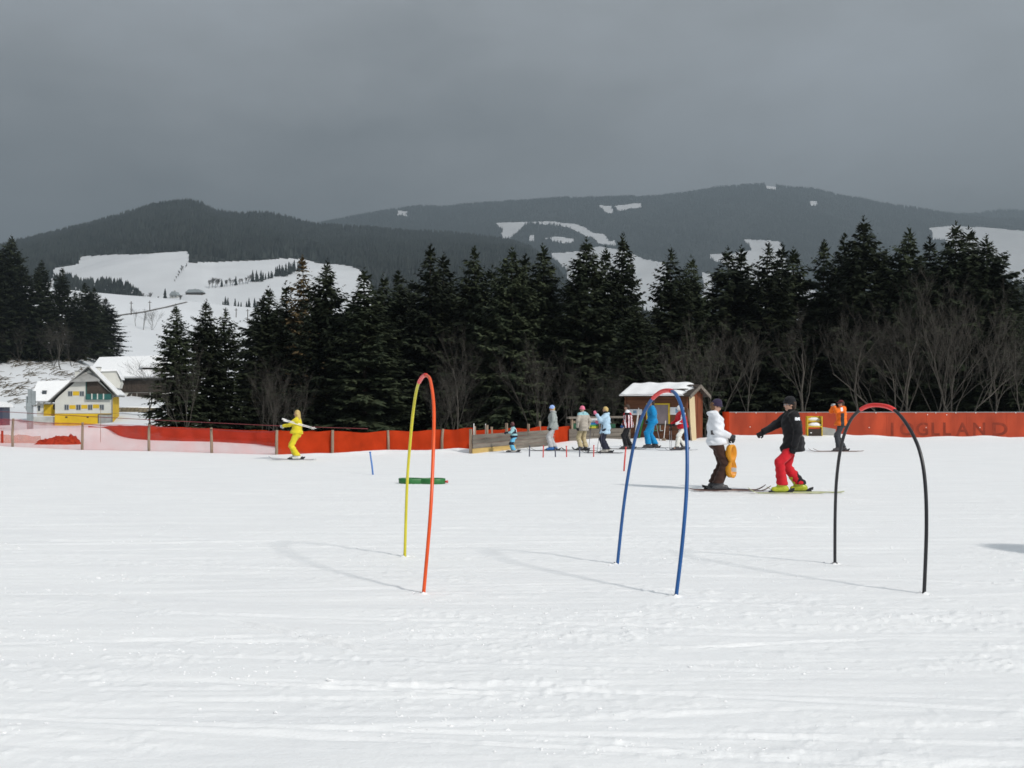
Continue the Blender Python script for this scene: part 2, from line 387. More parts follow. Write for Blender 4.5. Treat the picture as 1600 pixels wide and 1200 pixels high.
for q in ((-1.6, 7.55, .80, -.85, .026, .030, .02), (-3.6, 9.07, .70, -.81, .022, .022, 0), (-1.52, 7.62, .75, -.80, .02, .016, .02), (2.35, 8.9, .32, -1.1, .02, .02, 0), (.55, 9.3, 1.6, .10, .02, .014, .01), (-.4, 9.6, 1.7, .13, .02, .012, .01), (1.9, 7.3, .9, .22, .02, .016, -.02), (-.9, 6.1, 1.2, -.18, .018, .014, .01), (3.4, 14.2, 1.8, -.08, .03, .02, 0), (-4.5, 12.6, 2.2, .10, .03, .018, .01)): TRACKS.append(q)
def h_snow(x, y):
    z = h_base(x, y)
    fade = 1.0 / (1.0 + (y / 38.0) ** 2)
    yy = y + 0.5 * fbm(x * 0.12, y * 0.1, 2, 5)
    z = z + 0.024 * fbm(x * 0.22, y * 0.42, 2, 11)
    z = z + (0.0065 * fbm(x * 0.30 + 3, yy * 2.0, 3, 21) + 0.0075 * fbm(x * 0.9, yy * 6.5, 4, 31, 0.6)) * (0.35 + 0.65 * fade)
    # crumbly bands of loose snow
    m1 = sstep(0.10, 0.32, fbm(x * 0.35, yy * 1.5, 3, 41) + 0.05)
    band = np.exp(-((y - 8.15 - 0.12 * x * 0.4) / 0.32) ** 2) * sstep(0.2, 1.2, x) * (1 - sstep(3.8, 5.0, x))
    band2 = np.exp(-((y - 7.6) / 0.35) ** 2) * sstep(-3.2, -1.0, x) * (1 - sstep(0.6, 1.6, x)) * 0.6
    m1 = np.clip(m1 * 0.75 + band * 1.2 + band2, 0, 1.2)
    lump = np.maximum(0, fbm(x * 8.0, y * 10.5, 4, 51, 0.62)) ** 1.2
    z = z + m1 * lump * 0.018 * (0.3 + 0.7 * fade)
    crumb = np.maximum(0, fbm(x * 15.0, y * 19.0, 3, 81, 0.6) - 0.10)
    z = z + crumb * 0.022 * (0.15 + sstep(-0.05, 0.35, fbm(x * 0.5 + 9, yy * 1.9, 3, 43))) * (0.25 + 0.75 * fade)
    # single ski tracks and edges
    for (x0, y0, ln, sl, w, dp, cv) in TRACKS:
        t = (x - x0) / ln
        msk = np.exp(-(t * 1.25) ** 6)
        d = y - (y0 + sl * (x - x0) + cv * (x - x0) ** 2)
        z = z + msk * dp * (-np.exp(-(d / w) ** 2) + 0.8 * np.exp(-((d - 1.9 * w) / (1.1 * w)) ** 2) * (0.6 + 1.2 * vnoise(x * 7, y * 7, 61)))
    return z

def build_piste():
    nu, ny = 640, 760
    U = np.linspace(-0.78, 0.78, nu); Y = 3.0 * (60.0 / 3.0) ** np.linspace(0, 1, ny)
    uu, yy = np.meshgrid(U, Y); X = uu * yy
    Z = h_snow(X, yy)
    V = np.stack([X, yy, Z], -1).reshape(-1, 3)
    i = np.arange(ny - 1)[:, None] * nu + np.arange(nu - 1)[None, :]
    Fc = np.stack([i, i + 1, i + nu + 1, i + nu], -1).reshape(-1, 4)
    o = obj('snow_slope', np_mesh('snow_slope', V, Fc, M['snow'])); tag(o, kind='structure')
    # coarse snow round and behind the camera
    gx = np.linspace(-160, 160, 130); gyv = np.linspace(-60, 62, 90)
    xx, y2 = np.meshgrid(gx, gyv)
    zz = h_base(xx, y2) + 0.05 * fbm(xx * 0.22, y2 * 0.5, 3, 11)
    ins = (np.abs(xx) < 0.74 * y2) & (y2 > 4.5) 
    zz = zz - 0.06 - 1.2 * ins
    V = np.stack([xx, y2, zz], -1).reshape(-1, 3)
    i = np.arange(89)[:, None] * 130 + np.arange(129)[None, :]
    Fc = np.stack([i, i + 1, i + 131, i + 130], -1).reshape(-1, 4)
    o = obj('snow_ground', np_mesh('snow_ground', V, Fc, M['snow'])); tag(o, kind='structure')
build_piste()

def clods():
    """small crumbs of snow thrown up by the skis"""
    g = np.random.default_rng(77); n = 15000
    Y = 4.6 * (26 / 4.6) ** g.random(n); X = g.uniform(-.62, .62, n) * Y
    band = np.exp(-((Y - 8.15 - .05 * X) / .30) ** 2) * (X > .2) + .7 * np.exp(-((Y - 7.5) / .3) ** 2) * (np.abs(X + .6) < 1.6) + .5 * np.exp(-((Y - 10.5) / .5) ** 2) * (X > 2)
    dens = sstep(.02, .40, fbm(X * .5, Y * 1.7, 3, 43)) + .8 * band + .008
    k = g.random(n) < dens; X, Y = X[k], Y[k]
    for fx, fy in ((-1.214, 11.55), (-.805, 9.2), (1.12, 11.0), (1.437, 9.05), (3.437, 10.9), (3.70, 9.2)):
        a = g.uniform(0, 6.28, 9); r = g.uniform(.03, .15, 9); X = np.append(X, fx + r * np.cos(a)); Y = np.append(Y, fy + r * np.sin(a) * .7)
    n = len(X); Z = h_snow(X, Y); r = np.clip(g.lognormal(-5.35, .42, n), .002, .012)
    t = (1 + 5 ** .5) / 2
    ico = np.array([(-1,t,0),(1,t,0),(-1,-t,0),(1,-t,0),(0,-1,t),(0,1,t),(0,-1,-t),(0,1,-t),(t,0,-1),(t,0,1),(-t,0,-1),(-t,0,1)]) / 1.9
    fi = np.array([(0,11,5),(0,5,1),(0,1,7),(0,7,10),(0,10,11),(1,5,9),(5,11,4),(11,10,2),(10,7,6),(7,1,8),(3,9,4),(3,4,2),(3,2,6),(3,6,8),(3,8,9),(4,9,5),(2,4,11),(6,2,10),(8,6,7),(9,8,1)])
    V = ico[None] * g.uniform(.65, 1.3, (n, 12, 1)) * r[:, None, None] * np.stack([g.uniform(.8, 1.9, n), g.uniform(.7, 1.2, n), g.uniform(.5, .9, n)], -1)[:, None] + np.stack([X, Y, Z + .15 * r], -1)[:, None]
    Fc = (fi[None] + (np.arange(n) * 12)[:, None, None]).reshape(-1, 3)
    o = obj('snow_crumbs', np_mesh('snow_crumbs', V.reshape(-1, 3), Fc, M['snow'], False)); tag(o, 'loose crumbs of snow scattered over the foreground of the piste', 'snow', kind='stuff')
clods()

def ground(x, y):
    return float(h_snow(np.array([x], float), np.array([y], float))[0])

# ------------------------------------------------------------------ valley slope, 57 m to 3.6 km
_cp = [-500, 0, 60, 120, 190, 260, 400, 800, 1300, 1580, 1700, 2200]
_rows = {   # distance : photograph row of the terrain for each column above
    110: [664, 666, 669, 670, 673, 690, 725, 735, 730, 720, 715, 715],
    190: [650, 656, 664, 665, 660, 668, 700, 715, 705, 690, 688, 688],
    215: [638, 640, 640, 640, 640, 648, 680, 708, 698, 660, 655, 655],
    260: [540, 545, 549, 562, 596, 607, 640, 690, 680, 622, 612, 612],
    360: [498, 505, 512, 525, 537, 548, 580, 650, 640, 575, 565, 565],
    600: [436, 446, 450, 455, 461, 467, 481, 540, 540, 508, 503, 503],
    700: [440, 450, 455, 460, 466, 471, 486, 545, 545, 513, 508, 508],
    1000: [470, 478, 481, 485, 490, 494, 505, 560, 560, 535, 530, 530],
    1500: [500, 500, 500, 500, 505, 505, 515, 560, 560, 540, 535, 535],
    3600: [545, 545, 545, 545, 545, 545, 545, 545, 540, 535, 530, 530],
    5200: [560] * 12}
_rd = sorted(_rows)
def terrain(x, y):
    x = np.asarray(x, float); y = np.asarray(y, float)
    px = np.clip(x / y * F + 800, -500, 2200)
    zs = np.stack([EYE + (HZ - np.interp(px, _cp, _rows[d])) * d / F for d in _rd], 0)
    ly = np.log(y); lk = np.log(np.array([57.0] + [float(d) for d in _rd]))
    z0 = h_base(x / y * 57.0, np.full_like(x, 57.0)); zs = np.concatenate([z0[None], zs], 0)
    k = np.clip(np.searchsorted(lk, ly) - 1, 0, len(lk) - 2)
    t = np.clip((ly - lk[k]) / (lk[k + 1] - lk[k]), 0, 1)
    t = t * t * (3 - 2 * t) * 0.35 + t * 0.65
    a = np.take_along_axis(zs, k[None], 0)[0]; b = np.take_along_axis(zs, (k + 1)[None], 0)[0]
    z = a * (1 - t) + b * t
    return z + sstep(60, 200, y) * (0.5 * fbm(x * 0.03, y * 0.03, 4, 71))
def build_valley():
    nu, ny = 420, 360
    U = np.linspace(-1.1, 1.1, nu); Y = 56.5 * (5200 / 56.5) ** np.linspace(0, 1, ny)
    uu, yy = np.meshgrid(U, Y); X = uu * yy
    Z = terrain(X.ravel(), yy.ravel()).reshape(X.shape)
    Z[0] -= 0.3
    V = np.stack([X, yy, Z], -1).reshape(-1, 3)
    i = np.arange(ny - 1)[:, None] * nu + np.arange(nu - 1)[None, :]
    Fc = np.stack([i, i + 1, i + nu + 1, i + nu], -1).reshape(-1, 4)
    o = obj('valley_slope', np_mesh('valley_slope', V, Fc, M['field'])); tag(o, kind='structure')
build_valley()
def tz(x, y):
    if y < 58: return ground(x, y)
    return float(terrain(np.array([x]), np.array([y]))[0])
def hit(px, py, y0=120, y1=1200):
    """first point of the valley slope seen at a pixel"""
    Y = np.geomspace(y0, y1, 900); X = (px - 800) / F * Y
    Z = terrain(X, Y); P = HZ - (Z - EYE) * F / Y
    k = np.argmax(P <= py) if (P <= py).any() else len(Y) - 1
    return Vector((X[k], Y[k], Z[k]))

# ------------------------------------------------------------------ far hills
def hill(name, crest, Yb, Yc, base_py, fields, n_trees, th, px0, px1, seed, mats_floor, curve=1.0, lower=5.0, nu=560, ny=130):
    cx = [c[0] for c in crest]; cyv = [c[1] for c in crest]
    def surf(px, t):
        Y = Yb + (Yc - Yb) * t
        zb = EYE + (HZ - base_py) * Yb / F
        zc = EYE + (HZ - (np.interp(px, cx, cyv) + lower)) * Yc / F
        s = t ** curve
        X = (px - 800) / F * Y
        Z = zb + (zc - zb) * s
        Z = Z + 0.012 * (Yc - Yb) * fbm(X * 4.0 / 1000, Y * 4.0 / 1000, 3, seed) * (1 - t) * t * 4
        return X, Y, Z
    P = np.linspace(px0, px1, nu); T = np.concatenate([np.linspace(0, 1, ny), np.linspace(1.02, 1.5, 16)])
    pp, tt = np.meshgrid(P, T)
    X, Y, Z = surf(pp, np.minimum(tt, 1.0))
    back = np.maximum(tt - 1.0, 0)                     # the far side falls away behind the crest
    Y2 = Y + back * (Yc - Yb) * 0.8; X = X * (Y2 / Y); Z = Z - back * 0.8 * (Yc - Yb) * 0.25 - 60 * back * back; Y = Y2
    V = np.stack([X, Y, Z], -1)
    fc = 0.25 * (V[:-1, :-1] + V[1:, :-1] + V[:-1, 1:] + V[1:, 1:])
    fpx = fc[..., 0] / fc[..., 1] * F + 800; fpy = HZ - (fc[..., 2] - EYE) * F / fc[..., 1]
    fpx = fpx + 3.2 * fbm(fc[..., 0] * .011, fc[..., 1] * .011, 3, 17); fpy = fpy + 1.6 * fbm(fc[..., 0] * .013, fc[..., 1] * .013, 3, 18)
    snow = np.zeros(fpx.shape, bool)
    for poly in fields: snow |= inpoly(fpx, fpy, poly)
    snow[ny - 1:] = False
    n2 = len(T)
    i = np.arange(n2 - 1)[:, None] * nu + np.arange(nu - 1)[None, :]
    Fc = np.stack([i, i + 1, i + nu + 1, i + nu], -1).reshape(-1, 4)
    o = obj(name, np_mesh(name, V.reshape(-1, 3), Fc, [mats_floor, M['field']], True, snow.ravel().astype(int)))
    tag(o, kind='structure')
    # the wood on it: tens of thousands of small conifers, one object
    g = np.random.default_rng(seed)
    px = g.uniform(px0, px1, n_trees * 2); t = np.sqrt(g.uniform(0.0, 1.05, n_trees * 2))
    t = np.clip(t, 0, 1.0)
    x, y, z = surf(px, t)
    py = HZ - (z - EYE) * F / y
    px = px + 3.2 * fbm(x * .011, y * .011, 3, 17); py = py + 1.6 * fbm(x * .013, y * .013, 3, 18)
    keep = np.ones(len(px), bool)
    for poly in fields: keep &= ~inpoly(px, py, poly)
    x, y, z = x[keep][:n_trees], y[keep][:n_trees], z[keep][:n_trees]
    n = len(x)
    clump = 0.75 + 0.9 * (fbm(x * 0.006, y * 0.006, 3, seed + 5) + 0.35)
    hh = th * g.uniform(0.55, 1.25, n) * np.clip(clump, 0.6, 1.5); rr = hh * g.uniform(0.20, 0.30, n)
    a0 = g.uniform(0, 6.28, n)
    ring = [np.stack([x + rr * np.cos(a0 + q), y + rr * np.sin(a0 + q), z + 0.05 * hh], -1) for q in (0, 1.5708, 3.1416, 4.7124)]
    tip = np.stack([x, y, z + hh], -1)
    V = np.stack(ring + [tip], 1).reshape(-1, 3)
    b = np.arange(n) * 5
    Fc = np.concatenate([np.stack([b + k, b + (k + 1) % 4, b + 4], -1) for k in range(4)])
    w = obj(name.replace('hill', 'wood').replace('ridge', 'ridge_wood'), np_mesh('wood', V, Fc, M['needles_far'], False))
    return w

NEAR_CREST = [(-500, 430), (-100, 396), (0, 383), (35, 373), (100, 358), (150, 346), (200, 331), (235, 319), (262, 314), (290, 311), (315, 316), (335, 327),
              (370, 333), (420, 336), (460, 343), (500, 350), (560, 355), (620, 359), (700, 362), (740, 366), (800, 374), (830, 384), (850, 398), (870, 418), (890, 446), (920, 480), (980, 520), (1100, 540)]
FIELD_A = [(86, 419), (122, 412), (124, 401), (200, 398), (294, 393), (294, 411), (340, 410), (400, 407), (445, 404), (480, 406), (500, 412), (528, 412), (552, 416), (568, 427), (580, 442), (585, 520), (40, 520), (40, 455), (80, 440)]
w = hill('near_hill', NEAR_CREST, 1050, 2750, 500, [FIELD_A, [(218, 361), (240, 360), (239, 364), (222, 366)]], 46000, 13.0, -420, 1100, 201, M['floor'], 1.0, 6.0)
tag(w, 'dark spruce wood covering the pointed nearer hill', 'wood', kind='stuff')
FAR_CREST = [(250, 400), (400, 362), (500, 346), (540, 338), (600, 327), (640, 322), (700, 320), (760, 314), (850, 309), (950, 307), (1000, 306), (1060, 300), (1120, 292), (1160, 288), (1195, 287),
             (1240, 292), (1280, 295), (1310, 303), (1350, 311), (1400, 321), (1450, 328), (1500, 334), (1560, 340), (1700, 352), (2300, 380)]
FAR_FIELDS = [
    [(775, 348), (826, 347), (824, 351), (806, 363), (797, 374), (786, 373), (781, 366), (786, 358), (776, 355)],
    [(820, 347), (860, 346), (900, 350), (914, 356), (930, 366), (918, 371), (903, 361), (888, 355), (850, 352)],
    [(826, 368), (834, 367), (834, 377), (827, 377)],
    [(850, 372), (870, 370), (897, 374), (893, 381), (866, 379)],
    [(922, 365), (945, 366), (950, 376), (962, 375), (963, 386), (950, 385), (935, 379)],
    [(858, 396), (905, 393), (935, 385), (975, 392), (1008, 405), (1036, 410), (1052, 440), (1052, 500), (890, 500), (885, 420)],
    [(935, 320), (957, 322), (958, 334), (944, 331)], [(962, 322), (1001, 317), (1001, 324), (966, 329)],
    [(1160, 374), (1195, 375), (1220, 378), (1226, 400), (1232, 420), (1262, 440), (1290, 470), (1290, 500), (1185, 500), (1160, 432), (1128, 412), (1108, 406), (1108, 398), (1150, 396), (1172, 390)], [(1098, 425), (1115, 430), (1116, 475), (1096, 475)],
    [(1265, 314), (1279, 314), (1279, 322), (1266, 322)], [(621, 329), (637, 331), (637, 337), (622, 336)],
    [(1197, 290), (1213, 292), (1213, 297), (1199, 295)],
    [(1453, 355), (1480, 353), (1530, 355), (1600, 361), (1750, 368), (1750, 450), (1600, 450), (1560, 430), (1500, 405), (1475, 376), (1458, 374)]]
w = hill('far_ridge', FAR_CREST, 3300, 5400, 520, FAR_FIELDS, 62000, 13.0, 150, 2000, 301, M['floor'], 1.05, 3.0, 720, 150)
tag(w, 'blue grey wood covering the long far mountain ridge', 'wood', kind='stuff')
LAST_CREST = [(1200, 380), (1400, 345), (1480, 333), (1530, 331), (1570, 328), (1620, 326), (1700, 324), (2200, 330)]
w = hill('last_ridge', LAST_CREST, 5300, 6300, 430, [], 14000, 15.0, 1250, 2050, 401, M['floor'], 1.0, 3.0, 200, 40)
tag(w, 'palest wood on the ridge at the right horizon', 'wood', kind='stuff')

# ------------------------------------------------------------------ haze
def build_haze():
    mb = MB(); mb.box(-7600, 7600, -900, 7600, -32, 1330)
    m = bpy.data.materials.new('winter haze'); m.use_nodes = True
    N = m.node_tree.nodes; L = m.node_tree.links
    for n in list(N): N.remove(n)
    out = N.new('ShaderNodeOutputMaterial'); pv = N.new('ShaderNodeVolumePrincipled')
    pv.inputs['Color'].default_value = (0.74, 0.89, 1.0, 1); pv.inputs['Density'].default_value = 0.000235
    pv.inputs['Anisotropy'].default_value = 0.55
    L.new(pv.outputs[0], out.inputs['Volume'])
    o = mb.build('haze', m); tag(o, 'thin grey winter haze over the whole valley', 'haze', kind='stuff')
    try: m.cycles.homogeneous_volume = True
    except Exception: pass
build_haze()


# ================================================================== TREES
def spruce_mesh(seed, H=10.0, Rr=2.3, bare=0.05, dens=1.0, irregular=0.25):
    """crown of one spruce: whorls of drooping branches carrying flat sprays of needles"""
    g = np.random.default_rng(seed)
    V = []; 
    z = bare * H; tops = []
    side_bias = g.uniform(0, 6.28)
    while z < H * 0.985:
        t = z / H
        L0 = Rr * (1 - t) ** 0.64 * (0.66 + 0.34 * min(1, t * 5)) * min(1, 0.22 + (1 - t) / 0.14) + 0.07
        nb = int(g.integers(7, 10)) if t < 0.85 else int(g.integers(4, 7))
        off = g.uniform(0, 6.28)
        for b in range(nb):
            a = off + 6.283 * b / nb + g.normal(0, 0.22)
            L = L0 * g.uniform(1 - irregular * 1.6, 1 + irregular) * (1 + 0.10 * math.cos(a - side_bias))
            if g.random() < 0.06: L *= 0.45
            slope0 = 0.55 * t ** 1.5 - 0.22 + g.normal(0, 0.07)
            droop = 0.55 * (1 - t) * g.uniform(0.6, 1.3); up = 0.42 * (0.4 + 0.6 * (1 - t))
            ca, sa = math.cos(a), math.sin(a)
            n = max(3, int(L / 0.085 * dens))
            s = (np.arange(n) + g.uniform(0.1, 0.9, n)) / n
            s = np.clip(s, 0.04, 1)
            rad = s * L; zz = z + L * (slope0 * s - droop * s * s * 0.75 + up * s ** 3 * 0.75)
            bx, by = rad * ca, rad * sa
            spl = (0.16 + 0.25 * np.sin(np.clip(s * 1.15, 0, 1) * math.pi) ** 0.7) * (0.45 + 0.55 * min(1, L / 1.6)) * g.uniform(0.65, 1.3, n)
            for sd in (-1, 1, 0):
                if sd == 0:
                    ang = a + g.normal(0, 0.25, n); ln = spl * 0.75; dz = -ln * g.uniform(0.5, 1.1, n)   # hanging twigs
                    w = ln * 0.30
                else:
                    ang = a + sd * g.uniform(0.55, 1.15, n); ln = spl; dz = ln * g.normal(-0.28, 0.20, n)
                    w = ln * g.uniform(0.20, 0.34, n)
                dx = np.cos(ang) * ln; dy = np.sin(ang) * ln
                px_, py_ = -np.sin(ang), np.cos(ang)
                p0 = np.stack([bx, by, zz], -1)
                mid = p0 + np.stack([dx, dy, dz], -1) * 0.48
                tl = g.normal(0, 0.35, n)
                q = np.stack([px_ * w, py_ * w, w * tl], -1)
                p2 = p0 + np.stack([dx, dy, dz], -1)
                V.append(np.stack([p0, mid - q, p2, mid + q], 1))
            # tip
        z += H * 0.027 * (1 - 0.45 * t) * g.uniform(0.75, 1.25) / (0.6 + 0.4 * dens)
    # leader
    for k in range(26):
        a = g.uniform(0, 6.28); zt = H * g.uniform(0.945, 1.02); ln = 0.05 + max(0, H*1.02 - zt) * 0.40
        p0 = np.array([0, 0, zt]); d = np.array([math.cos(a) * ln, math.sin(a) * ln, ln * 0.9]); q = np.array([-math.sin(a), math.cos(a), 0]) * ln * 0.25
        V.append(np.stack([p0, p0 + d*0.5 - q, p0 + d, p0 + d*0.5 + q])[None])
    V = np.concatenate(V, 0); n = len(V)
    return V.reshape(-1, 3), np.arange(n * 4).reshape(-1, 4)

def trunk_mesh(name, H, r, m, top=0.97):
    mb = MB(); k = 7
    mb.tube([(0.04*math.sin(i*1.3), 0.04*math.cos(i*1.7), -0.6 + (H*top+0.6)*i/k) for i in range(k+1)], [r*(1-0.93*i/k) for i in range(k+1)], 7)
    return mb.mesh(name, m, True)

def limb_tree(seed, H, spread=0.5, levels=4, nkids=(3, 5), trunk_frac=0.35, n_stems=1, r0=None, up=0.25, wig=0.16, min_r=0.008):
    """bare broadleaf tree: returns (trunk MB, twigs MB)"""
    r_ = random.Random(seed); T = MB(); B = MB()
    r0 = r0 or H * 0.011
    def grow(p, d, L, r, lev, out):
        n = 5 if lev == 0 else (4 if lev < 3 else 3); pts = [p]; q = p.copy(); dd = d.copy()
        for i in range(n):
            dd = (dd + Vector((r_.gauss(0, wig), r_.gauss(0, wig), r_.gauss(0, wig) * 0.6 + up * 0.12 * (lev > 0)))).normalized()
            q = q + dd * (L / n); pts.append(q.copy())
        rads = [max(min_r, r * (1 - 0.62 * i / n)) for i in range(n + 1)]
        out.tube(pts, rads, 7 if lev == 0 else (4 if lev < 2 else 3), cap=False)
        if lev >= levels: return
        nk = r_.randint(*nkids) + (3 if lev == 0 else 0)
        for j in range(nk):
            f = (trunk_frac + (1 - trunk_frac) * (j + r_.random()) / nk) if lev == 0 else 0.25 + 0.75 * (j + r_.random()) / nk
            i = min(n - 1, int(f * n)); fr = f * n - i
            s = pts[i].lerp(pts[i+1], fr)
            base = (pts[i+1] - pts[i]).normalized()
            ax = Vector((r_.gauss(0, 1), r_.gauss(0, 1), r_.gauss(0, 0.4))); ax = (ax - base * ax.dot(base)).normalized()
            ang = spread * r_.uniform(0.6, 1.35)
            nd = (base * math.cos(ang) + ax * math.sin(ang)); nd.z += up; nd.normalize()
            rr = rads[i] * r_.uniform(0.42, 0.62)
            LL = L * (r_.uniform(0.42, 0.68) if lev == 0 else r_.uniform(0.45, 0.72)) * (1.08 - 0.5 * f if lev == 0 else 1.0)
            grow(s, nd, LL, rr, lev + 1, B)
    for st in range(n_stems):
        a = r_.uniform(0, 6.28); lean = 0.05 if n_stems == 1 else r_.uniform(0.06, 0.28)
        grow(Vector((0.12*math.cos(a)*(n_stems>1), 0.12*math.sin(a)*(n_stems>1), -0.5)), Vector((lean*math.cos(a), lean*math.sin(a), 1)).normalized(), H*0.80*r_.uniform(0.8, 1.05), r0, 0, T)
    return T, B

SPR = []
for k, (Rr, irr, dn, bare) in enumerate([(2.1, .20, 1.0, .03), (2.5, .26, 1.0, .02), (1.75, .24, 1.0, .05), (2.3, .32, .9, .04), (2.8, .22, 1.0, .02), (1.9, .30, 1.1, .10), (2.2, .18, 1.15, .02), (2.0, .36, .95, .06), (2.6, .30, .9, .03), (1.85, .22, 1.05, .02)]):
    v, f = spruce_mesh(500 + k, 10.0, Rr, bare, dn, irr)
    SPR.append((np_mesh('crown', v, f, M['needles'], False), trunk_mesh('trunk', 10.0, 0.15, M['bark'])))
v, f = spruce_mesh(590, 10.0, 1.7, .25, .55, .35); LARCH = (np_mesh('crown', v, f, M['larch'], False), trunk_mesh('trunk', 10.0, 0.13, M['bark']))

def put_spruce(label, px, ptop, Y, var, wide=1.0, group='spruces along the edge of the piste', mesh=None, base=None, name='spruce_tree', rz=None):
    x = (px - 800) / F * Y; zb = tz(x, Y) if base is None else base
    zt = EYE + (HZ - ptop) * Y / F; s = (zt - zb) / 10.0
    t = thing(name, label, 'tree', (x, Y, zb), random.uniform(0, 6.28) if rz is None else rz, group)
    cm, tm = mesh or SPR[var]
    c = obj('crown', cm, t); k = obj('trunk', tm, t)
    sw = s * wide * random.uniform(0.94, 1.06)
    t.scale = (sw, sw, s)
    return t

ROW = [  # px, top row, distance, variant, width, label
    (275, 474, 66, 0, 1.00, 'small slender spruce in front of the barn, at the left end of the tree row'),
    (322, 466, 70, 1, 0.92, 'spruce with the taller of the two close tips just right of the barn'),
    (352, 478, 72, 3, 0.98, 'slightly lower spruce leaning against the twin tip right of the barn'),
    (420, 446, 74, 1, 1.00, 'spruce with a low tip standing first after the snowy gap right of the barn'),
    (447, 440, 80, 2, 1.00, 'narrow spruce beside the brownish larch, on its left'),
    (511, 406, 72, 4, 0.82, 'tall spruce with a shaggy tip right of the brownish larch'),
    (570, 419, 70, 0, 1.18, 'evenly pointed wide spruce behind the blue leaning stick'),
    (600, 426, 78, 2, 1.00, 'thin spruce tip just right of the evenly pointed wide spruce'),
    (623, 420, 80, 5, 1.00, 'thin spruce left of the yellow and orange hoop'),
    (673, 381, 76, 1, 0.92, 'tall spruce rising right above the yellow and orange hoop'),
    (694, 395, 82, 2, 1.10, 'spruce tip tucked against the right shoulder of the tall one above the yellow hoop'),
    (741, 383, 78, 3, 0.85, 'tall spruce with an uneven tip right of the yellow and orange hoop'),
    (768, 414, 84, 2, 1.00, 'short dark spruce tip below and left of the small far snow field'),
    (800, 385, 74, 4, 0.84, 'broad tall spruce behind the child in the blue suit'),
    (821, 396, 83, 5, 1.00, 'narrow spruce touching the right side of the broad one behind the child'),
    (849, 381, 76, 0, 1.00, 'regular conical spruce above the person in the blue knitted hat'),
    (917, 370, 74, 6, 1.00, 'very tall spruce above the person with the pink hat'),
    (947, 385, 82, 2, 1.00, 'slim spruce squeezed between the two very tall ones left of the hut'),
    (973, 364, 75, 4, 0.80, 'very tall bushy spruce rising just left of the hut roof'),
    (992, 470, 62, 0, 1.25, 'small young bluish spruce close behind the left end of the hut'),
    (1048, 385, 76, 3, 0.86, 'tall spruce with a forked tip above the blue hoop'),
    (1080, 398, 78, 1, 0.84, 'rounded spruce above the woman in the white jacket'),
    (1137, 386, 80, 2, 1.05, 'open spruce with sky showing through, left one of a thin pair right of the hut'),
    (1158, 384, 82, 5, 1.05, 'open spruce with sky showing through, right one of a thin pair right of the hut'),
    (1200, 376, 78, 3, 0.88, 'tall spruce above the left hand of the man in red trousers'),
    (1222, 381, 84, 2, 1.05, 'thin spruce straight above the man in red trousers'),
    (1240, 387, 80, 5, 1.08, 'spruce right of the head of the man in red trousers'),
    (1288, 374, 82, 0, 0.86, 'single spruce tip above the yellow box stand'),
    (1320, 364, 80, 3, 0.90, 'spruce above the person in the orange jacket'),
    (1350, 338, 77, 6, 0.96, 'tallest spruce of the whole row, left above the black hoop'),
    (1385, 388, 84, 2, 1.05, 'lower spruce right of the tallest one, above the black hoop'),
    (1420, 354, 76, 4, 0.82, 'broad tall spruce right of the black hoop top'),
    (1452, 370, 82, 2, 1.00, 'thin spruce between the two broad tall ones at the right'),
    (1494, 346, 74, 1, 0.90, 'broad very tall spruce above the lettering on the red wall'),
    (1514, 354, 80, 5, 1.00, 'spruce tip against the white far field, right of the broad very tall one'),
    (1541, 367, 73, 4, 0.95, 'big spruce closing the right end of the row'),
    (1570, 470, 70, 1, 1.20, 'low wide spruce at the right edge, against the snow'),
]
for (px, pt, Y, var, wd, lab) in ROW:
    put_spruce(lab, px, pt + 5, Y, (var if random.random() < .6 else 7 + int(random.random()*3)), wd * 1.22)
put_spruce('brownish bare topped larch among the dark spruces', 473, 404, 79, 0, 1.1, 'larches', LARCH, name='larch_tree')
r_ = random.Random(33)
BACK = ['the first spruces after the snowy gap', 'the brownish larch', 'the tall shaggy spruce right of the larch', 'the leaning blue stick', 'the green plastic tray', 'the yellow tube of the hoop', 'the tall spruce above the yellow hoop', 'the thin bare tree right of the yellow hoop',
        'the left end of the plank barrier', 'the thin white rods of the barrier', 'the child in light blue', 'the leftmost dark stake', 'the person in the grey jacket', 'the gap right of the blue hat', 'the person with the pink hat', 'the blonde person in light blue', 'the striped jacket',
        'the left eave of the hut', 'the hut ridge', 'the hut gable', 'the bare thicket right of the hut', 'the left end of the red wall', 'the empty snow between the two standing skiers', 'the outstretched arm of the black jacket', 'the man in red trousers', 'the yellow stand', 'the orange jacket', 'the left leg of the black hoop', 'the top of the black hoop',
        'the right leg of the black hoop', 'the first faded letters', 'the middle of the faded lettering', 'the last faded letter', 'the right end of the red wall']
for k, bl in enumerate(BACK):
    px = 408 + k * 34.6 + r_.uniform(-8, 8)
    pt = r_.uniform(438, 486) if px < 1280 else r_.uniform(412, 462)
    put_spruce('shaded second row spruce seen above ' + bl, px, pt, r_.uniform(88, 104), r_.randrange(10), 1.5, 'spruces behind the front row')

